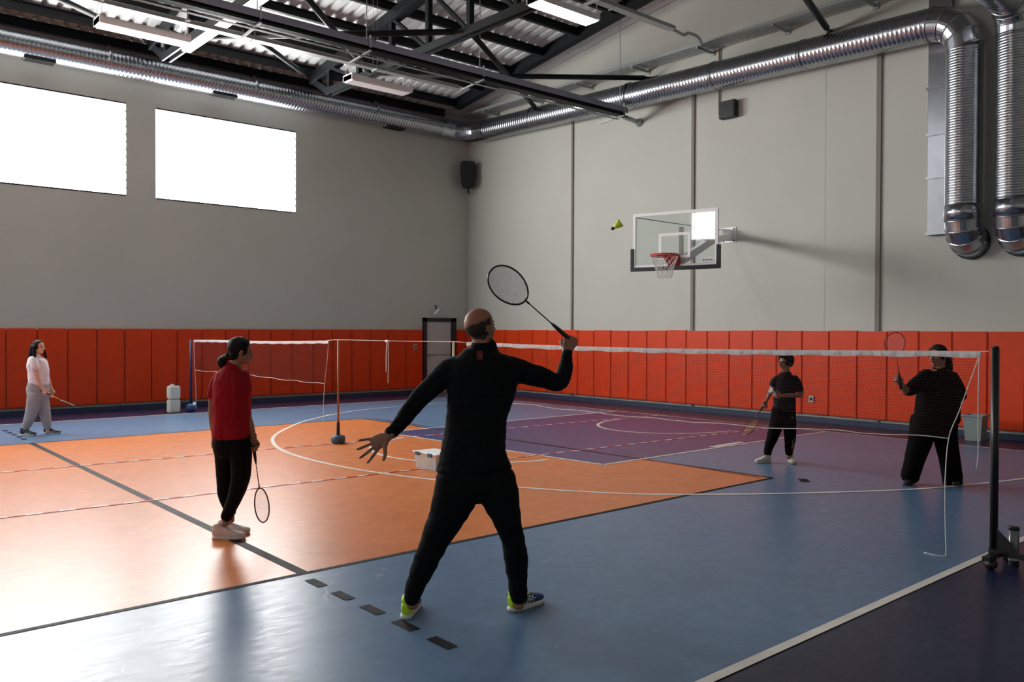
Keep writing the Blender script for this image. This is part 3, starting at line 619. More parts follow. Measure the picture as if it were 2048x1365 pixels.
# stacked canisters
for k in range(2):
    z = .27*k; t = tag(empty('water_canister', (5.86, 16.95, z)), 'milky white plastic canister, %s of the stack of two beside the far net post' % ('lower' if k == 0 else 'upper'), 'canister')
    bm = bmesh.new(); box(bm, 5.76, 5.97, 16.86, 17.06, z+.003, z+.262); bevel(bm, .02, 3); link('canister_body', bm, M['jug'], t)
    if k:
        bm = bmesh.new(); tube(bm, [(5.92, 16.97, z+.25), (5.92, 16.97, z+.29)], .025, 12); link('cap', bm, M['black'], t, True)
        bm = bmesh.new(); tube(bm, spline([(5.81, 16.97, z+.25), (5.82, 16.97, z+.285), (5.86, 16.97, z+.285), (5.88, 16.97, z+.25)], 4), .011, 8); link('carry_handle', bm, M['jug'], t, True)
# clear storage box
t = tag(empty('storage_box', (5.9, 8.2, 0)), 'clear plastic box of shuttlecocks on the orange floor behind the man in black', 'box')
bx0, bx1, by0, by1 = 5.74, 6.04, 7.95, 8.4
def taper(bm, x0, x1, y0, y1, z0, z1, k, th=.004, openTop=True):
    A = [(x0+k, y0+k), (x1-k, y0+k), (x1-k, y1-k), (x0+k, y1-k)]; B = [(x0, y0), (x1, y0), (x1, y1), (x0, y1)]
    def ring(P, z, o):
        cx = sum(p[0] for p in P)/4; cy = sum(p[1] for p in P)/4
        return [bm.verts.new((p[0]-math.copysign(o, p[0]-cx), p[1]-math.copysign(o, p[1]-cy), z)) for p in P]
    r = [ring(A, z0, 0), ring(B, z1, 0), ring(B, z1, th), ring(A, z0+th, th)]
    for a, b in zip(r, r[1:]):
        for i in range(4): bm.faces.new((a[i], a[(i+1) % 4], b[(i+1) % 4], b[i]))
    bm.faces.new(r[0][::-1]); bm.faces.new(r[3])
bm = bmesh.new(); taper(bm, bx0, bx1, by0, by1, .003, .19, .02); link('box_body', bm, M['tub'], t)
bm = bmesh.new(); box(bm, bx0-.012, bx1+.012, by0-.012, by1+.012, .19, .2); bevel(bm, .004, 1); link('lid', bm, M['white'], t)
for yy in (by1-.1, by0+.1):
    bm = bmesh.new(); box(bm, bx0-.022, bx0-.012, yy-.04, yy+.04, .16, .202); link('clip', bm, M['tealc'], t)
def shuttle(pos, ax, m, cork, label, s=1, group=None):
    pos = Vector(pos); ax = Vector(ax).normalized(); t = tag(empty('shuttlecock', pos), label, 'shuttlecock', group)
    a = ax.cross(UP) if abs(ax.z) < .95 else ax.cross(Vector((1, 0, 0))); a.normalize(); b = a.cross(ax)
    bm = bmesh.new(); n = 16; sk = []
    for k, (r, z) in enumerate(((.013, .022), (.02, .045), (.027, .065), (.034, .088))):
        sk.append([bm.verts.new(pos+ax*z*s+(a*math.cos(q)+b*math.sin(q))*r*s*(1 if k < 3 or i % 2 else .97)) for i, q in enumerate([2*math.pi*i/(n*2) for i in range(n*2)])])
    for p_, q_ in zip(sk, sk[1:]):
        for i in range(n*2): bm.faces.new((p_[i], p_[(i+1) % (n*2)], q_[(i+1) % (n*2)], q_[i]))
    o = link('skirt', bm, m, t, True); md = o.modifiers.new('thick', 'SOLIDIFY'); md.thickness = .0012
    bm = bmesh.new(); tube(bm, [pos+ax*z*s for z in (-.002, .003, .012, .024)], [.006*s, .011*s, .0135*s, .0135*s], 16); link('cork', bm, cork, t, True)
for k, (x, y) in enumerate(((5.83, 8.28), (5.93, 8.18), (5.85, 8.08))):
    shuttle((x, y, .03), (.3, .2*k-.2, .9), M['shut'] if k < 2 else M['corkw'], M['corkw'], ('yellow shuttlecock inside the clear box, nearest its left end', 'yellow shuttlecock in the middle of the clear box', 'white shuttlecock inside the clear box')[k], .95)
sc = K(1228, 453, 7.4)
shuttle(K(1223, 459, 7.4), RT*.8+UP*.55-FW*.2, M['shut'], M['corkd'], 'bright yellow shuttlecock flying in mid air left of the basketball backboard', 1.15)
# waste bin
t = tag(empty('waste_bin', (13.7, 5.0, 0)), 'grey plastic waste bin on the floor against the orange pads', 'bin')
bm = bmesh.new(); taper(bm, 13.57, 13.83, 4.88, 5.16, .002, .38, .03); link('bin_body', bm, M['bin'], t)
bm = bmesh.new()
for a in ((13.555, 13.845, 4.865, 4.885), (13.555, 13.845, 5.155, 5.175), (13.555, 13.575, 4.885, 5.155), (13.825, 13.845, 4.885, 5.155)): box(bm, *a, .37, .395)
link('rim', bm, M['bin'], t)
# shuttle tubes
for k, (x, y) in enumerate(((6.565, 2.145), (6.61, 2.03))):
    t = tag(empty('shuttle_tube', (x, y, 0)), ('silver shuttlecock tube standing next to the black net post', 'silver shuttlecock tube cut by the right edge of the photo')[k], 'tube')
    bm = bmesh.new(); tube(bm, [(x, y, .002), (x, y, .26)], .034, 24); b_ = link('tube_body', bm, M['tubm'], t, True)
    bm = bmesh.new(); tube(bm, [(x, y, .255), (x, y, .275)], .036, 24); link('lid', bm, M['black'], t, True)
    bm = bmesh.new(); tube(bm, [(x, y, .04), (x, y, .055)], .0348, 24); link('ring_print', bm, M['white'], b_, True)

# rackets
def racket(grip, tip_dir, face_n, length, label, fm, shaftm, strm, hw=.105, hl=.135, gripm='black', thin=1.0, sr=.0004):
    grip = Vector(grip); t_ = Vector(tip_dir).normalized(); n = Vector(face_n); n = (n-t_*n.dot(t_)).normalized(); s = t_.cross(n)
    R = tag(empty('badminton_racket', grip), label, 'racket')
    bm = bmesh.new(); tube(bm, [grip+t_*q for q in (-.085, -.08, .05, .09, .115)], [.0145, .0155, .013, .0095, .005], 12); h = link('handle', bm, M[gripm], R, True)
    hc = grip+t_*(length-.085-hl)
    bm = bmesh.new(); tube(bm, [grip+t_*.11, hc-t_*hl], .0038*thin, 8); link('shaft', bm, M[shaftm], R, True)
    N = 56; el = []
    for k in range(N):
        a = 2*math.pi*k/N; ww = hw*(1+.06*math.cos(a)); el.append(hc+t_*math.cos(a)*hl+s*math.sin(a)*ww)
    bm = bmesh.new(); tube(bm, el, .0056*thin, 8, closed=True); tube(bm, [hc-t_*(hl+.03), hc-t_*(hl-.004)], .0062*thin, 8); fr = link('head_frame', bm, M[fm], R, True)
    bm = bmesh.new(); 
    for i in range(-10, 11):
        u = i/10.6*hw; e = math.sqrt(max(0, 1-(u/hw)**2))*hl; tube(bm, [hc+s*u-t_*e, hc+s*u+t_*e], sr, 4)
    for i in range(-11, 12):
        u = i/11.6*hl; e = math.sqrt(max(0, 1-(u/hl)**2))*hw; tube(bm, [hc+t_*u-s*e, hc+t_*u+s*e], sr, 4)
    link('strings', bm, M[strm], fr)
    return R
# ================================================================== people
def flush(bm, name, m, parent, voxel, smooth=6, wr=0, wf=9, stretch=(1, 1, 1), flat=False):
    me = bpy.data.meshes.new(name); bmesh.ops.recalc_face_normals(bm, faces=bm.faces[:]); bm.to_mesh(me); bm.free()
    o = bpy.data.objects.new(name, me); C.objects.link(o)
    r = o.modifiers.new('r', 'REMESH'); r.mode = 'VOXEL'; r.voxel_size = voxel; r.use_smooth_shade = True
    s = o.modifiers.new('s', 'SMOOTH'); s.iterations = smooth; s.factor = .5
    dg = bpy.context.evaluated_depsgraph_get(); ev = o.evaluated_get(dg); nm = bpy.data.meshes.new_from_object(ev)
    bpy.data.objects.remove(o); bpy.data.meshes.remove(me)
    if wr:
        nv = [(v.co.copy(), v.normal.copy()) for v in nm.vertices]
        for v, (c, n) in zip(nm.vertices, nv):
            q = Vector((c.x*stretch[0], c.y*stretch[1], c.z*stretch[2]))*wf
            f = noise.noise(q); g = noise.noise(q*2.3+Vector((5, 1, 2)))
            v.co = c+n*wr*((1-abs(f)*2.2)*.8+g*.5)
    nm.name = name; nm.materials.clear(); nm.materials.append(m)
    for p in nm.polygons: p.use_smooth = True
    ob = bpy.data.objects.new(name, nm); C.objects.link(ob); ob.parent = parent
    if parent is not None: ob.matrix_parent_inverse = parent.matrix_basis.inverted()
    return ob
def ell(bm, c, ax, rad, seg=20, rings=12):       # ax: three unit vectors
    c = Vector(c); R = []
    for i in range(1, rings):
        a = math.pi*i/rings; R.append([bm.verts.new(c+ax[0]*(math.sin(a)*math.cos(b)*rad[0])+ax[1]*(math.sin(a)*math.sin(b)*rad[1])+ax[2]*(math.cos(a)*rad[2])) for b in [2*math.pi*k/seg for k in range(seg)]])
    t = bm.verts.new(c+ax[2]*rad[2]); u = bm.verts.new(c-ax[2]*rad[2])
    for k in range(seg):
        bm.faces.new((t, R[0][k], R[0][(k+1) % seg])); bm.faces.new((u, R[-1][(k+1) % seg], R[-1][k]))
        for A, B in zip(R, R[1:]): bm.faces.new((A[k], B[k], B[(k+1) % seg], A[(k+1) % seg]))
def loft(bm, L, hint=None, seg=20, n=5, sq=2.3, dome=True):
    """L: (centre, half width across the hint, half depth along the hint)"""
    P = spline([Vector(l[0]) for l in L], n); A = spline([(l[1], l[2], 0) for l in L], n)
    hint = hint or FW; rings = []
    if dome:
        t0 = (P[0]-P[1]).normalized(); t1 = (P[-1]-P[-2]).normalized()
        k0 = min(A[0].x, A[0].y)*.45; k1 = min(A[-1].x, A[-1].y)*.45
        P = [P[0]+t0*k0]+P+[P[-1]+t1*k1]; A = [A[0]*.7]+A+[A[-1]*.7]
    m = len(P)
    for i, p in enumerate(P):
        t = (P[min(i+1, m-1)]-P[max(i-1, 0)]).normalized(); b = hint-t*hint.dot(t)
        if b.length < 1e-3: b = UP-t*UP.dot(t)
        b.normalize(); s = b.cross(t); ring = []
        for k in range(seg):
            a = 2*math.pi*k/seg; c_, s_ = math.cos(a), math.sin(a)
            c_ = math.copysign(abs(c_)**(2/sq), c_); s_ = math.copysign(abs(s_)**(2/sq), s_)
            ring.append(bm.verts.new(p+s*c_*A[i].x+b*s_*A[i].y))
        rings.append(ring)
    for X, Y in zip(rings, rings[1:]):
        for k in range(seg): bm.faces.new((X[k], X[(k+1) % seg], Y[(k+1) % seg], Y[k]))
    bm.faces.new(rings[0][::-1]); bm.faces.new(rings[-1])
def S(rows, grow=0, gd=0):    # rows (px, py, dist, half width in sighting units, half depth m) -> loft list
    return [(K(x, y, d), hw*d/FPX+grow, hd+gd) for x, y, d, hw, hd in rows]
def frame3(f, u):
    f = Vector(f).normalized(); u = Vector(u); l = u.cross(f).normalized(); u = f.cross(l); return f, l, u
def head(bm, c, f, u, s=1.0, female=False):
    f, l, u = frame3(f, u); c = Vector(c)
    P = lambda a, b, d: c+f*a*s+l*b*s+u*d*s
    ell(bm, P(-.012, 0, .028), (f, l, u), (.094*s, .075*s, .084*s))           # cranium
    ell(bm, P(.022, 0, -.022), (f, l, u), (.064*s, .060*s, .078*s))           # face
    ell(bm, P(.052, 0, -.088), (f, l, u), (.026*s, .028*s, .020*s))           # chin
    loft(bm, [(P(-.01, .05, -.03), .012*s, .03*s), (P(.02, .045, -.07), .014*s, .02*s), (P(.05, .018, -.092), .014*s, .014*s)], f, 10, 3)
    loft(bm, [(P(-.01, -.05, -.03), .012*s, .03*s), (P(.02, -.045, -.07), .014*s, .02*s), (P(.05, -.018, -.092), .014*s, .014*s)], f, 10, 3)
    loft(bm, [(P(.078, 0, .012), .008*s, .008*s), (P(.092, 0, -.012), .010*s, .012*s), (P(.104, 0, -.030), .015*s, .012*s), (P(.09, 0, -.04), .014*s, .008*s)], f, 10, 3)   # nose
    ell(bm, P(.073, 0, .022), (f, l, u), (.014*s, .045*s, .010*s), 12, 8)     # brow
    for b in (-1, 1):
        ell(bm, P(.058, b*.034, -.022), (f, l, u), (.022*s, .020*s, .018*s), 12, 8)   # cheekbone
        ear = (f*.94+l*b*.34).normalized(); ell(bm, P(-.012, b*.077, -.008), (ear, ear.cross(u).normalized(), u), (.019*s, .008*s, .032*s), 12, 8)
    ell(bm, P(.084, 0, -.056), (f, l, u), (.010*s, .024*s, .006*s), 12, 8); ell(bm, P(.081, 0, -.066), (f, l, u), (.010*s, .020*s, .007*s), 12, 8)
def face_bits(parent, c, f, u, s=1.0, lips=True):
    f, l, u = frame3(f, u); c = Vector(c); P = lambda a, b, d: c+f*a*s+l*b*s+u*d*s
    for b in (-1, 1):
        bm = bmesh.new(); ell(bm, P(.073, b*.030, .001), (f, l, u), (.008*s, .012*s, .0065*s), 12, 8); link('eye', bm, M['eye'], parent, True)
        bm = bmesh.new(); tube(bm, spline([P(.083, b*.014, .019), P(.079, b*.03, .024), P(.064, b*.045, .018)], 3), .0032*s, 6); link('eyebrow', bm, M['hair'], parent, True)
    bm = bmesh.new(); tube(bm, spline([P(.083, -.024, -.061), P(.094, -.008, -.059), P(.094, .008, -.059), P(.083, .024, -.061)], 3), [.002*s]+[.0048*s]*8+[.002*s], 8); link('mouth', bm, M['lips'], parent, True)
def hand(bm, w, d, th, pn, s=1.0, curl=.3, spread=.12, thumb=.5, grip=False):
    """w wrist, d towards the fingers, th towards the thumb, pn palm side"""
    w = Vector(w); d = Vector(d).normalized(); th = Vector(th); th = (th-d*th.dot(d)).normalized(); p = d.cross(th)
    if p.dot(Vector(pn)) < 0: p = -p
    Q = lambda a, b, c: w+d*a*s+th*b*s+p*c*s
    loft(bm, [(Q(-.03, 0, 0), .019*s, .026*s), (Q(.0, 0, 0), .018*s, .028*s), (Q(.03, 0, .002), .016*s, .036*s), (Q(.065, -.002, .002), .015*s, .041*s), (Q(.09, -.002, 0), .011*s, .039*s)], th, 16, 4)
    L = ((.033, .042, .026, .020, .0092), (.011, .047, .030, .021, .0095), (-.011, .043, .027, .020, .0090), (-.032, .034, .021, .018, .0080))
    for i, (b, l1, l2, l3, r) in enumerate(L):
        a = (1.5-i)*spread; base = Q(.088-(.006 if i in (0, 3) else 0)-(.006 if i == 3 else 0), b, 0); dirs = d*math.cos(a)+th*math.sin(a); pts = [base-dirs*.02*s, base]; ang = 0; q = base
        for l_, k in zip((l1, l2, l3), (1.0, 1.15, .8)):
            ang += curl*k*(1+.12*i*(0 if grip else 1)); v = dirs*math.cos(ang)+p*math.sin(ang); q = q+v*l_*s; pts.append(q)
        loft(bm, [(pt, rr*s, rr*s) for pt, rr in zip(pts, (r, r*1.05, r, r*.92, r*.75))], th, 10, 4, 2.0)
    # thumb leaves the side of the palm near its base
    if grip: tp = [Q(.02, .02, .006), Q(.045, .045, .02), Q(.068, .042, .045), Q(.085, .022, .058)]
    else: tp = [Q(.018, .02, .004), Q(.04, .045, .01), Q(.055+.01*(1-thumb), .062+.016*thumb, .018), Q(.078, .07+.03*thumb, .024)]
    loft(bm, [(tp[0], .014*s, .014*s), (tp[1], .0125*s, .0125*s), (tp[2], .0105*s, .0105*s), (tp[3], .0085*s, .0085*s)], d, 10, 4, 2.0)
def grip_point(w, d, th, pn, s=1.0):
    d = Vector(d).normalized(); th = Vector(th); th = (th-d*th.dot(d)).normalized(); p = d.cross(th)
    if p.dot(Vector(pn)) < 0: p = -p
    return Vector(w)+d*.082*s+p*.033*s, th
def shoe(parent, heel, toe, s=1.0, m='shoew', sole='sole', toem=None, stripe=None, lace='white', mark=None, lift=0):
    """heel and toe points on the floor"""
    heel = Vector(heel); toe = Vector(toe); d = (toe-heel).normalized(); L = (toe-heel).length; l = UP.cross(d).normalized(); k = L/.29
    P = lambda a, b, c: heel+d*a*k+l*b*k+(UP-d*UP.dot(d)).normalized()*c*k
    bm = bmesh.new()
    loft(bm, [(P(.012, 0, .062), .028*k, .04*k), (P(.045, 0, .066), .034*k, .046*k), (P(.10, 0, .066), .036*k, .044*k), (P(.15, 0, .055), .040*k, .036*k), (P(.21, 0, .045), .045*k, .026*k), (P(.255, 0, .040), .040*k, .021*k), (P(.278, 0, .036), .026*k, .016*k)], UP, 20, 4, 2.5)
    loft(bm, [(P(.06, 0, .07), .030*k, .042*k), (P(.045, 0, .105), .030*k, .042*k), (P(.04, 0, .122), .031*k, .044*k)], d, 16, 3)
    up = flush(bm, 'shoe', M[m], parent, .005*k, 4)
    if toem:
        up.data.materials.append(M[toem])
        for f in up.data.polygons:
            q = (f.center-heel); a = q.dot(d)/k; z = q.z/k
            if a > .10+.35*max(0, z-.05)*(-1) and not (a < .16 and z > .088): f.material_index = 1
    out = [(0, -.022), (.0, .022), (.03, .036), (.1, .034), (.16, .042), (.22, .05), (.27, .036), (.29, .008), (.288, -.012), (.265, -.04), (.22, -.048), (.16, -.038), (.1, -.032), (.03, -.036)]
    bm = bmesh.new(); A = [bm.verts.new(P(x, y, .002+(.012 if x > .28 else 0))) for x, y in out]; B = [bm.verts.new(P(x*1.0, y*1.05, .03)) for x, y in out]
    for i in range(len(out)): bm.faces.new((A[i], A[(i+1) % len(out)], B[(i+1) % len(out)], B[i]))
    bm.faces.new(A[::-1]); bm.faces.new(B); bevel(bm, .004, 2); link('sole', bm, M[sole], up, True)
    bm = bmesh.new()
    for j in range(4):
        a = .105+.022*j; z = .112-.010*j*1.3-.012; tube(bm, spline([P(a, -.028, z-.016), P(a+.006, 0, z+.003), P(a, .028, z-.016)], 4), .0028*k, 6)
    tube(bm, spline([P(.10, 0, .104), P(.085, .03, .118), P(.10, .045, .10)], 4), .0025*k, 6); tube(bm, spline([P(.10, 0, .104), P(.085, -.03, .118), P(.10, -.045, .10)], 4), .0025*k, 6)
    link('laces', bm, M[lace], up, True)
    if stripe:
        for sd in (-1, 1):
            bm = bmesh.new()
            if stripe == 'cross':
                for a0, a1, z0, z1 in ((.10, .14, .035, .085), (.125, .165, .035, .078), (.17, .10, .045, .072), (.185, .115, .055, .082)):
                    tube(bm, spline([P(a0, sd*.0405, z0), P((a0+a1)/2, sd*.042, (z0+z1)/2), P(a1, sd*.036, z1)], 3), .0035*k, 6)
            else:
                pts = [P(.235, sd*.043, .062), P(.17, sd*.044, .045), P(.13, sd*.042, .040), P(.112, sd*.040, .050), P(.118, sd*.039, .062)]
                pp = spline(pts, 4); tube(bm, pp, [(.001+.006*math.sin(math.pi*min(1, i/(len(pp)-1)*1.0)))*k for i in range(len(pp))], 6)
            link('side_stripe', bm, M['sole'] if stripe != 'dark' else M['shoeb'], up, True)
    return up
def lbody(bm, rows): loft(bm, S(rows))
def person(root_xy, label): return tag(empty('person', (root_xy[0], root_xy[1], 0)), label, 'person')

# ------------------------------------------------------------------ man in black (seen from behind, racket raised)
D0 = 4.86
man = person(K(935, 1235, D0)[:2], 'bald man in black long sleeved top seen from behind with racket arm raised')
HC = K(961, 655, 4.86); hf = (FW*.78+RT*.62+UP*.22); hu = (UP-FW*.22-RT*.12)
LW, RW = K(775, 873, 4.72), K(1134, 703, 5.06)
bm = bmesh.new()
head(bm, HC, hf, hu, 1.02)
lbody(bm, [(966, 700, 4.86, 22, .062), (965, 685, 4.86, 21, .060), (962, 668, 4.87, 20, .058)])
lbody(bm, [(953, 950, 4.86, 52, .10), (951, 900, 4.86, 46, .095), (954, 830, 4.86, 44, .09), (962, 760, 4.86, 55, .10), (965, 720, 4.86, 45, .075), (966, 700, 4.86, 20, .055)])
loft(bm, [(K(905, 728, D0), .04, .04), (K(870, 765, 4.85), .038, .038), (K(838, 796, 4.84), .032, .032), (K(812, 832, 4.79), .026, .026), (K(790, 858, 4.75), .023, .024), (LW, .022, .024)])
loft(bm, [(K(1030, 740, D0), .04, .04), (K(1078, 753, 4.91), .036, .036), (K(1114, 763, 4.94), .028, .028), (K(1130, 742, 5.0), .025, .025), (K(1133, 718, 5.04), .023, .024), (RW, .022, .024)])
for sgn, (hx, kx, ax, dd) in ((-1, ((918, 955), (875, 1060), (825, 1190), 4.80)), (1, ((990, 955), (1024, 1065), (1037, 1190), 4.93))):
    loft(bm, [(K(*hx, D0), .08, .08), (K((hx[0]+kx[0])/2, (hx[1]+kx[1])/2, D0+.02), .075, .075), (K(*kx, D0+.03), .052, .055), (K((kx[0]+ax[0])/2, (kx[1]+ax[1])/2, dd+.02), .05, .055), (K(*ax, dd), .035, .038), (K(ax[0], ax[1]+22, dd), .034, .04)])
hand(bm, LW, -RT*.80-UP*.50+FW*.05, -UP*.82+RT*.25-FW*.1, -FW, 1.06, .13, .27, 1.0)
gd, gth = UP*.97-RT*.05+FW*.2, -RT*.70+UP*.62+FW*.12
hd_, hth, hpn = UP*.85+RT*.30+FW*.3, -RT*.72+UP*.45+FW*.1, FW*1.0-RT*.3
hand(bm, RW, hd_, hth, hpn, 1.05, 1.25, .02, 1, True)
mb = flush(bm, 'body', M['skin'], man, .0045, 3)
gp, gax = grip_point(RW, hd_, hth, hpn, 1.05)
RD = (K(980, 537, 5.0)-K(1133, 672, 5.1)).normalized()
racket(K(1130, 671, 5.08), RD, FW*.62+RT*.35-UP*.45, .68, 'badminton racket with black frame held up by the man in black', 'rframe', 'rframe', 'strw', .098, .137, sr=.0011)
face_bits(man, HC, hf, hu, 1.02)
# cropped hair round the back and sides
f, l, u = frame3(hf, hu); bm = bmesh.new(); vm = {}
def hairy(p, n):
    q = p-HC; a, b, c = q.dot(f), q.dot(l), q.dot(u)
    if q.length > .135: return False
    jag = .010*noise.noise(p*45)+.006*noise.noise(p*110)
    ear = abs(b) > .062 and -.040 < a < .03 and -.06 < c < .020
    return c < .022-b*.42+jag and a < .002+jag and c > -.078-a*.35+jag and not ear
for p in mb.data.polygons:
    if hairy(p.center, p.normal):
        vv = []
        for i in p.vertices:
            if i not in vm:
                v = mb.data.vertices[i]; vm[i] = bm.verts.new(v.co+v.normal*(.0025+.0012*noise.noise(v.co*300)))
            vv.append(vm[i])
        bm.faces.new(vv)
link('cropped_hair', bm, M['hairs'], man, True)
# top
bm = bmesh.new()
lbody(bm, [(948, 938, D0, 76, .135), (947, 905, D0, 66, .125), (951, 862, D0, 61, .115), (954, 828, D0, 61, .112), (961, 785, D0, 68, .120), (965, 750, D0, 72, .122), (966, 725, D0, 68, .105), (966, 708, D0, 44, .085), (967, 698, D0, 28, .068), (966, 689, D0, 25.5, .064)])
loft(bm, [(K(915, 738, D0), .075, .07), (K(893, 746, 4.86), .07, .066), (K(866, 772, 4.85), .060, .058), (K(838, 798, 4.84), .054, .052), (K(812, 832, 4.79), .047, .046), (K(790, 858, 4.75), .037, .037), (K(779, 869, 4.73), .034, .034)])
loft(bm, [(K(1015, 738, D0), .075, .07), (K(1042, 744, 4.88), .068, .062), (K(1080, 754, 4.91), .059, .055), (K(1116, 765, 4.94), .050, .050), (K(1130, 742, 5.0), .044, .044), (K(1133, 716, 5.04), .033, .036), (K(1134, 706, 5.06), .031, .033)])
sh = flush(bm, 'long_sleeved_top', M['shirtk'], man, .006, 5, .0045, 9, (1, 1, 2.4))
bm = bmesh.new(); cs = [K(952, 703, 4.7), K(964, 703, 4.7), K(965, 720, 4.7), K(953, 720, 4.7)]
# small red print between the shoulder blades, projected on the cloth along the way the man faces
pr = bmesh.new(); N1 = 6
bpts = []
dg = bpy.context.evaluated_depsgraph_get(); dg.update()
for i in range(N1+1):
    for j in range(N1+1):
        q = cs[0].lerp(cs[1], i/N1).lerp(cs[3].lerp(cs[2], i/N1), j/N1)-FW*.3
        ok, loc, nrm, idx = sh.ray_cast(sh.matrix_world.inverted() @ q, FW)
        bpts.append(pr.verts.new((sh.matrix_world @ loc if ok else q+FW*.4)-FW*.002))
for i in range(N1):
    for j in range(N1): pr.faces.new((bpts[i*(N1+1)+j], bpts[(i+1)*(N1+1)+j], bpts[(i+1)*(N1+1)+j+1], bpts[i*(N1+1)+j+1]))
link('red_print', pr, M['redtag'], sh)
bm.free()
# trousers
bm = bmesh.new()
lbody(bm, [(950, 930, D0, 66, .115), (950, 950, D0, 75, .13), (950, 972, D0, 79, .135), (951, 985, D0, 74, .12)])
lbody(bm, [(916, 955, D0, 42, .12), (911, 990, D0, 44, .115), (893, 1035, D0+.01, 36, .10), (873, 1075, D0+.02, 29, .085), (854, 1118, 4.83, 25, .08), (838, 1155, 4.81, 21, .07), (828, 1180, 4.80, 17.5, .065), (823, 1201, 4.8, 15, .06)])
lbody(bm, [(988, 955, D0, 41, .12), (1000, 995, D0, 38, .115), (1015, 1040, D0+.02, 28, .10), (1026, 1078, D0+.03, 23, .085), (1032, 1118, 4.9, 23, .08), (1035, 1155, 4.92, 20, .07), (1036, 1180, 4.93, 18, .066), (1038, 1198, 4.93, 16, .062)])
flush(bm, 'sweatpants', M['pantk'], man, .006, 5, .005, 7, (1, 1, 2.0))
hl = K(810, 1243, 4.78); hl.z = 0
tl = hl+(FW*.93-RT*.02)*.29
shoe(man, hl, hl+(FW*.98+RT*.12)*.285, 1, 'neon', 'sole', 'shoeblue', 'cross', 'neon')
hr = K(1019, 1229, 4.92); hr.z = 0
shoe(man, hr, hr+(RT*.68+FW*.70).normalized()*.285, 1, 'neon', 'sole', 'shoeblue', 'cross', 'neon')

# ------------------------------------------------------------------ girl in red, back three-quarter view
D1 = 6.68
g = person(K(460, 1065, D1)[:2], 'girl with low ponytail in dark red t-shirt and black leggings holding a lowered racket')
HC = K(481, 703, D1); hf = (RT*.86+FW*.50-UP*.10); hu = UP+RT*.05
LW, RW = K(429, 873, D1-.02), K(507, 876, D1+.0)
bm = bmesh.new()
head(bm, HC, hf, hu, .95)
lbody(bm, [(466, 748, D1, 13, .05), (470, 735, D1, 12, .048), (477, 718, D1, 11, .046)])
lbody(bm, [(465, 895, D1, 32, .10), (464, 850, D1, 30, .09), (463, 800, D1, 30, .09), (464, 765, D1, 30, .09), (466, 748, D1, 20, .07)])
loft(bm, [(K(434, 760, D1), .036, .036), (K(427, 790, D1), .034, .034), (K(424.5, 822, D1), .029, .031), (K(426, 850, D1), .026, .028), (LW, .018, .020)])
loft(bm, [(K(490, 762, D1), .042, .042), (K(488, 788, D1), .040, .042), (K(490, 820, D1), .035, .037), (K(500, 850, D1), .030, .032), (RW, .020, .022)])
for hx, kx, ax, dd in (((476, 905), (487, 962), (452, 1032), D1-.05), ((452, 905), (443, 962), (462, 1025), D1+.08)):
    loft(bm, [(K(*hx, dd), .05, .05), (K(*kx, dd), .036, .038), (K((kx[0]+ax[0])/2, (kx[1]+ax[1])/2, dd), .032, .034), (K(*ax, dd), .024, .026), (K(ax[0], ax[1]+18, dd), .026, .03)])
hand(bm, LW, -UP+RT*.05, RT*.4+FW*.9, RT, .92, .35, .05, .4)
hdv, hth, hpn = -UP*.96+RT*.10, -UP*.25+RT*.9+FW*.1, FW*.3-RT*.9
hdv, hth, hpn = -UP*.92-RT*.1+FW*.1, RT*.85-UP*.3+FW*.3, -FW+RT*.2
hand(bm, RW, hdv, hth, hpn, .92, 1.15, .02, 1, True)
flush(bm, 'body', M['skin'], g, .0055, 3)
face_bits(g, HC, hf, hu, .95)
gp, gax = grip_point(RW, hdv, hth, hpn, .92)
racket(K(508, 900, D1), K(527, 1036, 6.55)-K(507, 892, 6.68), FW*.9+RT*.75, .66, 'badminton racket with thin bronze frame hanging from the hand of the girl in red', 'rbrown', 'rbrown', 'strw', .098, .133)
f, l, u = frame3(hf, hu)
def haircap(c, f, l, u, s, low=-.055, front=.058, grow=.008):
    bm = bmesh.new(); ell(bm, c-f*.012*s+u*.030*s, (f, l, u), ((.094+grow)*s, (.075+grow)*s, (.084+grow)*s), 40, 30)
    for v in bm.verts:
        q = v.co-c; a, b, d = q.dot(f)/s, q.dot(l)/s, q.dot(u)/s
        # tuck the part over the face back into the skull
        if a > front-.02+max(0, d-.04)*.55: v.co -= f*(a-(front-.02+max(0, d-.04)*.55))*s*1.0
        if d < low: v.co += u*(low-d)*s
    return bm
bm = haircap(HC, f, l, u, .95, -.05, .06)
ell(bm, HC-f*.055-u*.03, (f, l, u), (.04, .058, .05))
bun = K(446, 722, D1); back = HC-f*.085-u*.045
loft(bm, [(back, .032, .03), (back.lerp(bun, .5)+UP*.01, .022, .022), (bun, .042, .036), (bun-UP*.035-RT*.004, .034, .03), (bun-UP*.06+RT*.005, .014, .014)])
flush(bm, 'hair', M['hair'], g, .006, 3, .003, 22, (1, 1, .5))
bm = bmesh.new(); tube(bm, [back.lerp(bun, .5)+(back-bun).cross(UP).normalized()*.024*math.cos(a)+UP*.024*math.sin(a)+UP*.008 for a in [2*math.pi*k/12 for k in range(12)]], .006, 6, closed=True); link('hair_tie', bm, M['black'], g, True)
bm = bmesh.new()
lbody(bm, [(464, 872, D1, 37.5, .135), (464, 850, D1, 38, .13), (463, 820, D1, 37, .125), (464, 790, D1, 37, .13), (465, 768, D1, 37, .125), (465, 752, D1, 32, .11), (466, 741, D1, 20, .085), (469, 734, D1, 14, .06)])
loft(bm, [(K(441, 752, D1), .045, .05), (K(431, 772, D1), .048, .05), (K(427.5, 793, D1), .046, .05)], n=4)
loft(bm, [(K(483, 750, D1), .055, .06), (K(488, 768, D1-.01), .058, .06), (K(488.5, 784, D1-.01), .056, .06)], n=4)
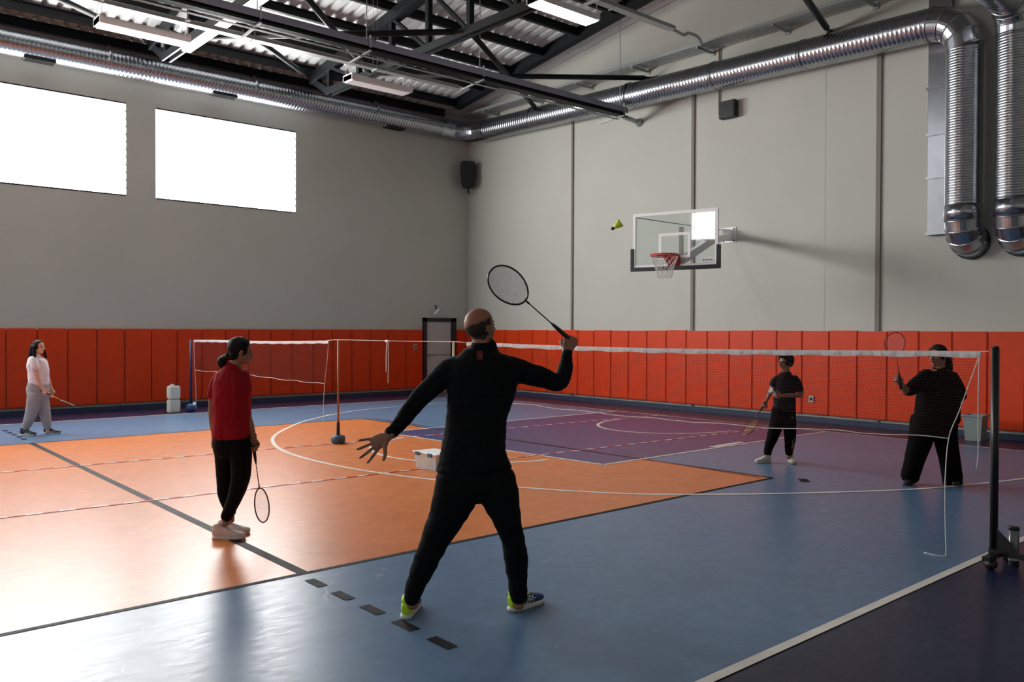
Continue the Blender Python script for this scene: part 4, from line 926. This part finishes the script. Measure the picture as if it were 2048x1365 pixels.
flush(bm, 'tshirt', M['shirtr'], g, .006, 5, .006, 8, (2.2, 2.2, .8))
bm = bmesh.new()
lbody(bm, [(465, 866, D1, 36, .12), (465, 890, D1, 38, .125), (466, 903, D1, 36, .12)])
lbody(bm, [(480, 890, D1-.02, 23, .11), (482, 925, D1-.04, 20, .095), (481, 957, D1-.05, 18, .08), (472, 990, D1-.05, 15, .065), (460, 1018, D1-.05, 12, .055), (452, 1036, D1-.05, 11, .05)])
lbody(bm, [(452, 890, D1+.04, 24, .10), (451, 925, D1+.06, 19, .085), (451, 960, D1+.07, 17, .07), (450, 990, D1+.08, 13, .065), (458, 1015, D1+.08, 10.5, .055), (462, 1028, D1+.08, 10, .05)])
flush(bm, 'leggings', M['legk'], g, .006, 5, .002, 9)
a = K(425, 1074, D1-.06); a.z = 0; b = K(491, 1080, D1-.06); b.z = 0; shoe(g, a, a+(b-a).normalized()*.265, 1, 'shoew', 'shoew', lace='shoew')
a = K(436, 1056, D1+.1); a.z = 0; shoe(g, a, a+(RT*.97+FW*.1).normalized()*.255, 1, 'shoew', 'shoew', lace='redlace')

# ------------------------------------------------------------------ girl in white at the far left
D2 = 13.1
g = person(K(78, 873, D2)[:2], 'girl with long dark hair in white t-shirt and grey sweatpants walking at the far left')
HC = K(77.5, 695, D2); hf = RT+FW*.0-FW*.15+UP*.05; hu = UP+RT*.02
RW, LW = K(86, 778, D2-.17), K(102.5, 778, D2+.18)
bm = bmesh.new(); head(bm, HC, hf, hu, .93)
lbody(bm, [(72, 716, D2, 6, .05), (74, 708, D2, 5.5, .05), (76, 700, D2, 5, .05)])
lbody(bm, [(75, 780, D2, 12, .13), (76, 755, D2, 12, .12), (75, 730, D2, 13, .13), (72, 716, D2, 8, .1)])
loft(bm, [(K(67, 724, D2-.14), .04, .045), (K(70.5, 740, D2-.17), .037, .037), (K(75, 757, D2-.18), .031, .032), (K(81, 769, D2-.18), .027, .028), (RW, .020, .021)])
loft(bm, [(K(88, 728, D2+.14), .035, .045), (K(93, 745, D2+.17), .034, .034), (K(97, 760, D2+.18), .028, .028), (LW, .019, .02)])
for hx, kx, ax, dd in (((72, 782), (66, 820), (51, 858), D2-.08), ((82, 782), (88, 820), (95, 856), D2+.08)):
    loft(bm, [(K(*hx, dd), .075, .075), (K(*kx, dd), .05, .05), (K(*ax, dd), .032, .032), (K(ax[0], ax[1]+9, dd), .03, .03)])
hd2, ht2, hp2 = RT*.45-UP*.85, RT*.8-UP*.3, FW
hand(bm, RW, hd2, ht2, hp2, .92, 1.15, .02, 1, True); hand(bm, LW, -UP+RT*.1, RT, -FW, .9, .35, .05, .4)
flush(bm, 'body', M['skinlt'], g, .006, 2); face_bits(g, HC, hf, hu, .93)
gp, gax = grip_point(RW, hd2, ht2, hp2, .92)
rt_ = K(168, 822, D2-.35)-K(91, 786, D2-.15)
racket(K(91, 786, D2-.15), rt_, (K(120, 800, D2)-EYEP).cross(rt_).normalized()+FW*.06, .66, 'badminton racket with orange shaft seen edge on, held low by the girl in white', 'rframe', 'rorange', 'stry', .1, .135, thin=1.3)
f, l, u = frame3(hf, hu); bm = haircap(HC, f, l, u, .93, -.09, .052)
for sx, off in ((1, .05), (-1, .05), (0, 0)):
    loft(bm, [(HC-f*.05+l*sx*.045+u*.02, .045, .05), (HC-f*.075+l*sx*.05-u*.08, .045, .05), (HC-f*.11+l*sx*.055-u*.18, .035, .045), (HC-f*.125+l*sx*.05-u*.235, .014, .02)])
loft(bm, [(HC-f*.02-l*.078+u*.02, .03, .02), (HC-f*.02-l*.085-u*.06, .03, .02), (HC+f*.0-l*.09-u*.15, .02, .015)], l); loft(bm, [(HC-f*.0+l*.078+u*.02, .03, .02), (HC+f*.02+l*.085-u*.08, .03, .02), (HC+f*.05+l*.09-u*.16, .02, .015)], l)
flush(bm, 'hair', M['hair'], g, .008, 2, .003, 22, (1, 1, .5))
bm = bmesh.new()
lbody(bm, [(78, 769, D2, 16, .165), (77, 755, D2, 17, .16), (77, 742, D2, 17.5, .165), (74, 727, D2, 16.5, .17), (72, 718, D2, 12, .13), (73, 712, D2, 7.5, .07)])
loft(bm, [(K(66, 720, D2-.14), .05, .06), (K(68, 728, D2-.17), .055, .055), (K(70, 737, D2-.18), .052, .054)], n=3); loft(bm, [(K(84, 722, D2+.14), .045, .06), (K(90, 735, D2+.17), .045, .05)], n=3)
flush(bm, 'tshirt', M['shirtw'], g, .009, 4, .005, 8)
bm = bmesh.new()
lbody(bm, [(76, 766, D2, 17, .16), (76, 778, D2, 19, .17), (76, 790, D2, 19, .16)])
lbody(bm, [(71, 788, D2-.08, 14, .10), (67, 808, D2-.08, 12.5, .095), (63, 826, D2-.08, 11, .08), (56, 845, D2-.08, 8.5, .07), (51, 858, D2-.08, 6.5, .05), (50, 863, D2-.08, 6, .045)])
lbody(bm, [(82, 788, D2+.08, 12, .10), (86, 808, D2+.08, 10.5, .095), (90, 828, D2+.08, 9.5, .08), (93.5, 846, D2+.08, 7.5, .07), (94.5, 856, D2+.08, 6, .05)])
flush(bm, 'sweatpants', M['pantg'], g, .009, 4, .006, 7)
a = K(41, 878, D2-.1); a.z = 0; shoe(g, a, a+(RT*.98-FW*.1).normalized()*.26, 1, 'shoeb', 'sole', stripe='swoosh', lace='black')
a = K(88, 872, D2+.1); a.z = 0; shoe(g, a, a+(RT*.98+FW*.05).normalized()*.26, 1, 'shoeb', 'sole', stripe='swoosh', lace='black')

# ------------------------------------------------------------------ boy with glasses beyond the net
D3 = 10.6
g = person(K(1560, 925, D3)[:2], 'boy in dark grey t-shirt and black sweatpants with glasses standing beyond the net')
HC = K(1571, 725, D3); hf = -RT*.88-FW*.42-UP*.05; hu = UP
RW, LW = K(1532, 803, D3-.06), K(1564, 792, D3-.24)
bm = bmesh.new(); head(bm, HC, hf, hu, .92)
lbody(bm, [(1572, 750, D3, 8, .045), (1572, 742, D3, 7.2, .045), (1573, 734, D3, 7, .045)])
lbody(bm, [(1567, 830, D3, 20, .09), (1569, 800, D3, 18, .085), (1570, 770, D3, 19, .085), (1572, 753, D3, 14, .06)])
loft(bm, [(K(1550, 760, D3), .034, .034), (K(1544, 778, D3), .031, .031), (K(1538, 792, D3-.03), .026, .026), (RW, .018, .019)])
loft(bm, [(K(1593, 762, D3), .036, .036), (K(1600, 780, D3-.02), .033, .033), (K(1601, 791, D3-.06), .030, .030), (K(1584, 791, D3-.18), .027, .027), (LW, .019, .019)])
for hx, kx, ax, dd in (((1556, 835), (1545, 872), (1535, 906), D3), ((1578, 835), (1580, 872), (1578, 905), D3-.05)):
    loft(bm, [(K(*hx, dd), .06, .065), (K(*kx, dd), .042, .045), (K(*ax, dd), .027, .028), (K(ax[0], ax[1]+12, dd), .028, .03)])
h3, t3, n3 = -UP*.9-RT*.35-FW*.1, -RT*.8-UP*.4-FW*.2, FW*.2+RT
hand(bm, RW, h3, t3, n3, .8, 1.1, .02, 1, True); hand(bm, LW, -RT-FW*.1, UP, FW, .8, .8, .03, .3)
flush(bm, 'body', M['skin'], g, .005, 2); face_bits(g, HC, hf, hu, .92)
f, l, u = frame3(hf, hu); bm = bmesh.new()
for b in (-1, 1):
    c = HC+f*.083+l*b*.03*.95+u*.0; tube(bm, [c+l*.021*math.cos(a)+u*.015*math.sin(a)-f*.004*math.cos(a)*b for a in [2*math.pi*k/16 for k in range(16)]], .0022, 6, closed=True)
    tube(bm, [HC+f*.078+l*b*.05+u*.004, HC-f*.012+l*b*.077+u*.004], .0018, 6)
tube(bm, [HC+f*.088-l*.008, HC+f*.088+l*.008], .002, 6); link('glasses', bm, M['black'], g, True)
bm = haircap(HC, f, l, u, .95, -.035, .07, .016); ell(bm, HC+f*.055+u*.085, (f, l, u), (.045, .055, .025)); ell(bm, HC-f*.055-u*.0, (f, l, u), (.05, .068, .06))
flush(bm, 'hair', M['hair'], g, .006, 2, .006, 26)
gp, gax = grip_point(RW, h3, t3, n3, .8)
racket(K(1527, 812, D3-.08), K(1496, 862, D3-.30)-K(1527, 812, D3-.08), RT*.80+FW*.42+UP*-.3, .60, 'badminton racket with yellow strings hanging from the hand of the boy', 'rred', 'rbrown', 'stry', .095, .13, thin=1.2)
shuttle(K(1551, 786.5, D3-.27), UP*.3-RT*.6-FW*.3, M['corkw'], M['corkw'], 'white shuttlecock held in front of the chest by the boy', 1)
bm = bmesh.new()
lbody(bm, [(1569, 822, D3, 22, .115), (1569, 800, D3, 21, .11), (1569, 780, D3, 21.5, .11), (1571, 765, D3, 22, .105), (1572, 753, D3, 17, .08), (1573, 747, D3, 9.5, .055)])
loft(bm, [(K(1555, 757, D3), .04, .045), (K(1549, 764, D3), .043, .045), (K(1544.5, 771, D3-.0), .038, .043)], n=3); loft(bm, [(K(1588, 757, D3), .045, .045), (K(1596, 768, D3), .045, .045), (K(1600, 782, D3-.03), .042, .042)], n=3)
tee = flush(bm, 'tshirt', M['shirtd'], g, .007, 4, .005, 8)
bm = bmesh.new()
lbody(bm, [(1567, 818, D3, 22.5, .11), (1567, 832, D3, 24, .115), (1567, 843, D3, 22, .11)])
lbody(bm, [(1556, 840, D3, 14.5, .09), (1549, 862, D3, 12, .08), (1543, 880, D3, 10, .07), (1537, 897, D3, 8, .055), (1535, 908, D3, 7, .045)])
lbody(bm, [(1578, 840, D3-.03, 13.5, .09), (1580, 862, D3-.05, 11.5, .08), (1580, 880, D3-.05, 10, .07), (1579, 897, D3-.05, 8.5, .055), (1578, 908, D3-.05, 7, .045)])
pn = flush(bm, 'sweatpants', M['blk'], g, .007, 4, .005, 8)
# printed flames wrap the shin of the trouser leg
pn.data.materials.append(M['flame']); pn.data.materials.append(M['flame2']); c0 = K(1580, 880, D3-.05)
for p in pn.data.polygons:
    q = p.center-c0; a = q.dot(RT)*FPX/D3; z = q.z*FPX/D3
    if q.dot(FW) < -.01 and -24 < z < 6:
        wob = 3*math.sin(z*.55)+1.5*math.sin(z*1.3)
        if abs(a-3-wob*.6) < 3.2*(1-(z+24)/34): p.material_index = 2
        if z > -14 and abs(a-3-wob*.5) < 1.8*(1-(z+14)/22): p.material_index = 1
a = K(1541, 926, D3+.0); a.z = 0; shoe(g, a, a+(-RT*.9-FW*.35).normalized()*.235, 1, 'shoec', 'shoec', lace='black')
a = K(1579, 920, D3+.06); a.z = 0; shoe(g, a, a+(-FW*.98-RT*.08).normalized()*.235, 1, 'shoec', 'shoec', lace='black')

# ------------------------------------------------------------------ woman in black beyond the net
D4 = 9.1
g = person(K(1862, 968, D4)[:2], 'woman with long curly dark hair in all black clothes raising a racket beyond the net')
HC = K(1875, 713, D4); hf = -RT*.86-FW*.5+UP*.02; hu = UP
RW, LW = K(1804, 771, D4-.28), K(1910, 822, D4-.05)
bm = bmesh.new(); head(bm, HC, hf, hu, 1.0)
lbody(bm, [(1878, 740, D4, 12, .06), (1878, 730, D4, 11, .055), (1879, 720, D4, 11, .05)])
lbody(bm, [(1870, 850, D4, 38, .13), (1874, 810, D4, 36, .12), (1877, 770, D4, 34, .12), (1878, 745, D4, 22, .08)])
loft(bm, [(K(1848, 755, D4-.02), .05, .05), (K(1832, 770, D4-.08), .05, .05), (K(1816, 782, D4-.14), .044, .044), (K(1808, 777, D4-.22), .034, .034), (RW, .023, .024)])
loft(bm, [(K(1908, 758, D4), .052, .052), (K(1918, 780, D4), .048, .048), (K(1920, 800, D4), .040, .040), (LW, .024, .025)])
for hx, kx, ax, dd in (((1850, 850), (1836, 900), (1820, 950), D4), ((1888, 850), (1892, 900), (1905, 955), D4)):
    loft(bm, [(K(*hx, dd), .09, .09), (K(*kx, dd), .06, .06), (K(*ax, dd), .036, .036), (K(ax[0], ax[1]+10, dd), .036, .036)])
h4, t4, n4 = UP*.75-RT*.55-FW*.2, UP*.7+RT*.05+RT*.45, -RT*.2+FW
hand(bm, RW, h4, t4, n4, .97, 1.2, .02, 1, True); hand(bm, LW, -UP-RT*.25-FW*.1, -RT*.8-FW*.5, -RT, .95, .35, .04, .4)
flush(bm, 'body', M['skin'], g, .0055, 3); face_bits(g, HC, hf, hu, 1.0)
f, l, u = frame3(hf, hu); bm = haircap(HC, f, l, u, 1.0, -.06, .066, .012)
loft(bm, [(HC-f*.06+u*.03, .075, .06), (HC-f*.09-u*.04, .085, .06), (HC-f*.13-u*.12, .08, .055), (HC-f*.15-u*.19, .06, .045), (HC-f*.16-u*.25, .025, .025)])
flush(bm, 'hair', M['hair'], g, .007, 2, .010, 18)
racket(K(1800, 764, D4-.30), K(1789, 681, D4-.42)-K(1800, 764, D4-.30), FW*.9-UP*.2+RT*.1, .63, 'badminton racket with thin reddish frame held upright by the woman in black', 'rred', 'rframe', 'strw', .104, .12, thin=.8)
bm = bmesh.new()
lbody(bm, [(1874, 842, D4, 43, .17), (1875, 815, D4, 42, .165), (1877, 790, D4, 41, .165), (1878, 768, D4, 41, .16), (1878, 752, D4, 34, .12), (1878, 743, D4, 18, .075), (1878, 739, D4, 14, .065)])
loft(bm, [(K(1856, 752, D4), .08, .08), (K(1838, 766, D4-.06), .078, .075), (K(1820, 780, D4-.12), .066, .066), (K(1812, 779, D4-.17), .048, .05)], n=4)
loft(bm, [(K(1900, 754, D4), .075, .075), (K(1914, 775, D4), .068, .07), (K(1921, 796, D4), .060, .062)], n=4)
flush(bm, 'sweatshirt', M['blk'], g, .008, 5, .005, 8)
bm = bmesh.new()
lbody(bm, [(1868, 836, D4, 43, .165), (1867, 850, D4, 45, .17), (1866, 866, D4, 43, .16)])
lbody(bm, [(1846, 862, D4, 25, .12), (1838, 890, D4, 21, .11), (1829, 920, D4, 18, .10), (1822, 945, D4, 17, .09), (1819, 957, D4, 16.5, .085)])
lbody(bm, [(1888, 862, D4, 24, .12), (1893, 890, D4, 20.5, .11), (1899, 920, D4, 18.5, .105), (1904, 950, D4, 18, .10), (1905, 967, D4, 17.5, .095)])
flush(bm, 'wide_trousers', M['blk'], g, .008, 5, .005, 7)
a = K(1823, 962, D4+.08); a.z = 0; shoe(g, a, a+(-RT*.55-FW*.7).normalized()*.25, 1, 'shoeb', 'black', lace='black')
a = K(1909, 975, D4+.1); a.z = 0; shoe(g, a, a+(-RT*.4-FW*.85).normalized()*.25, 1, 'shoeb', 'black', lace='black')
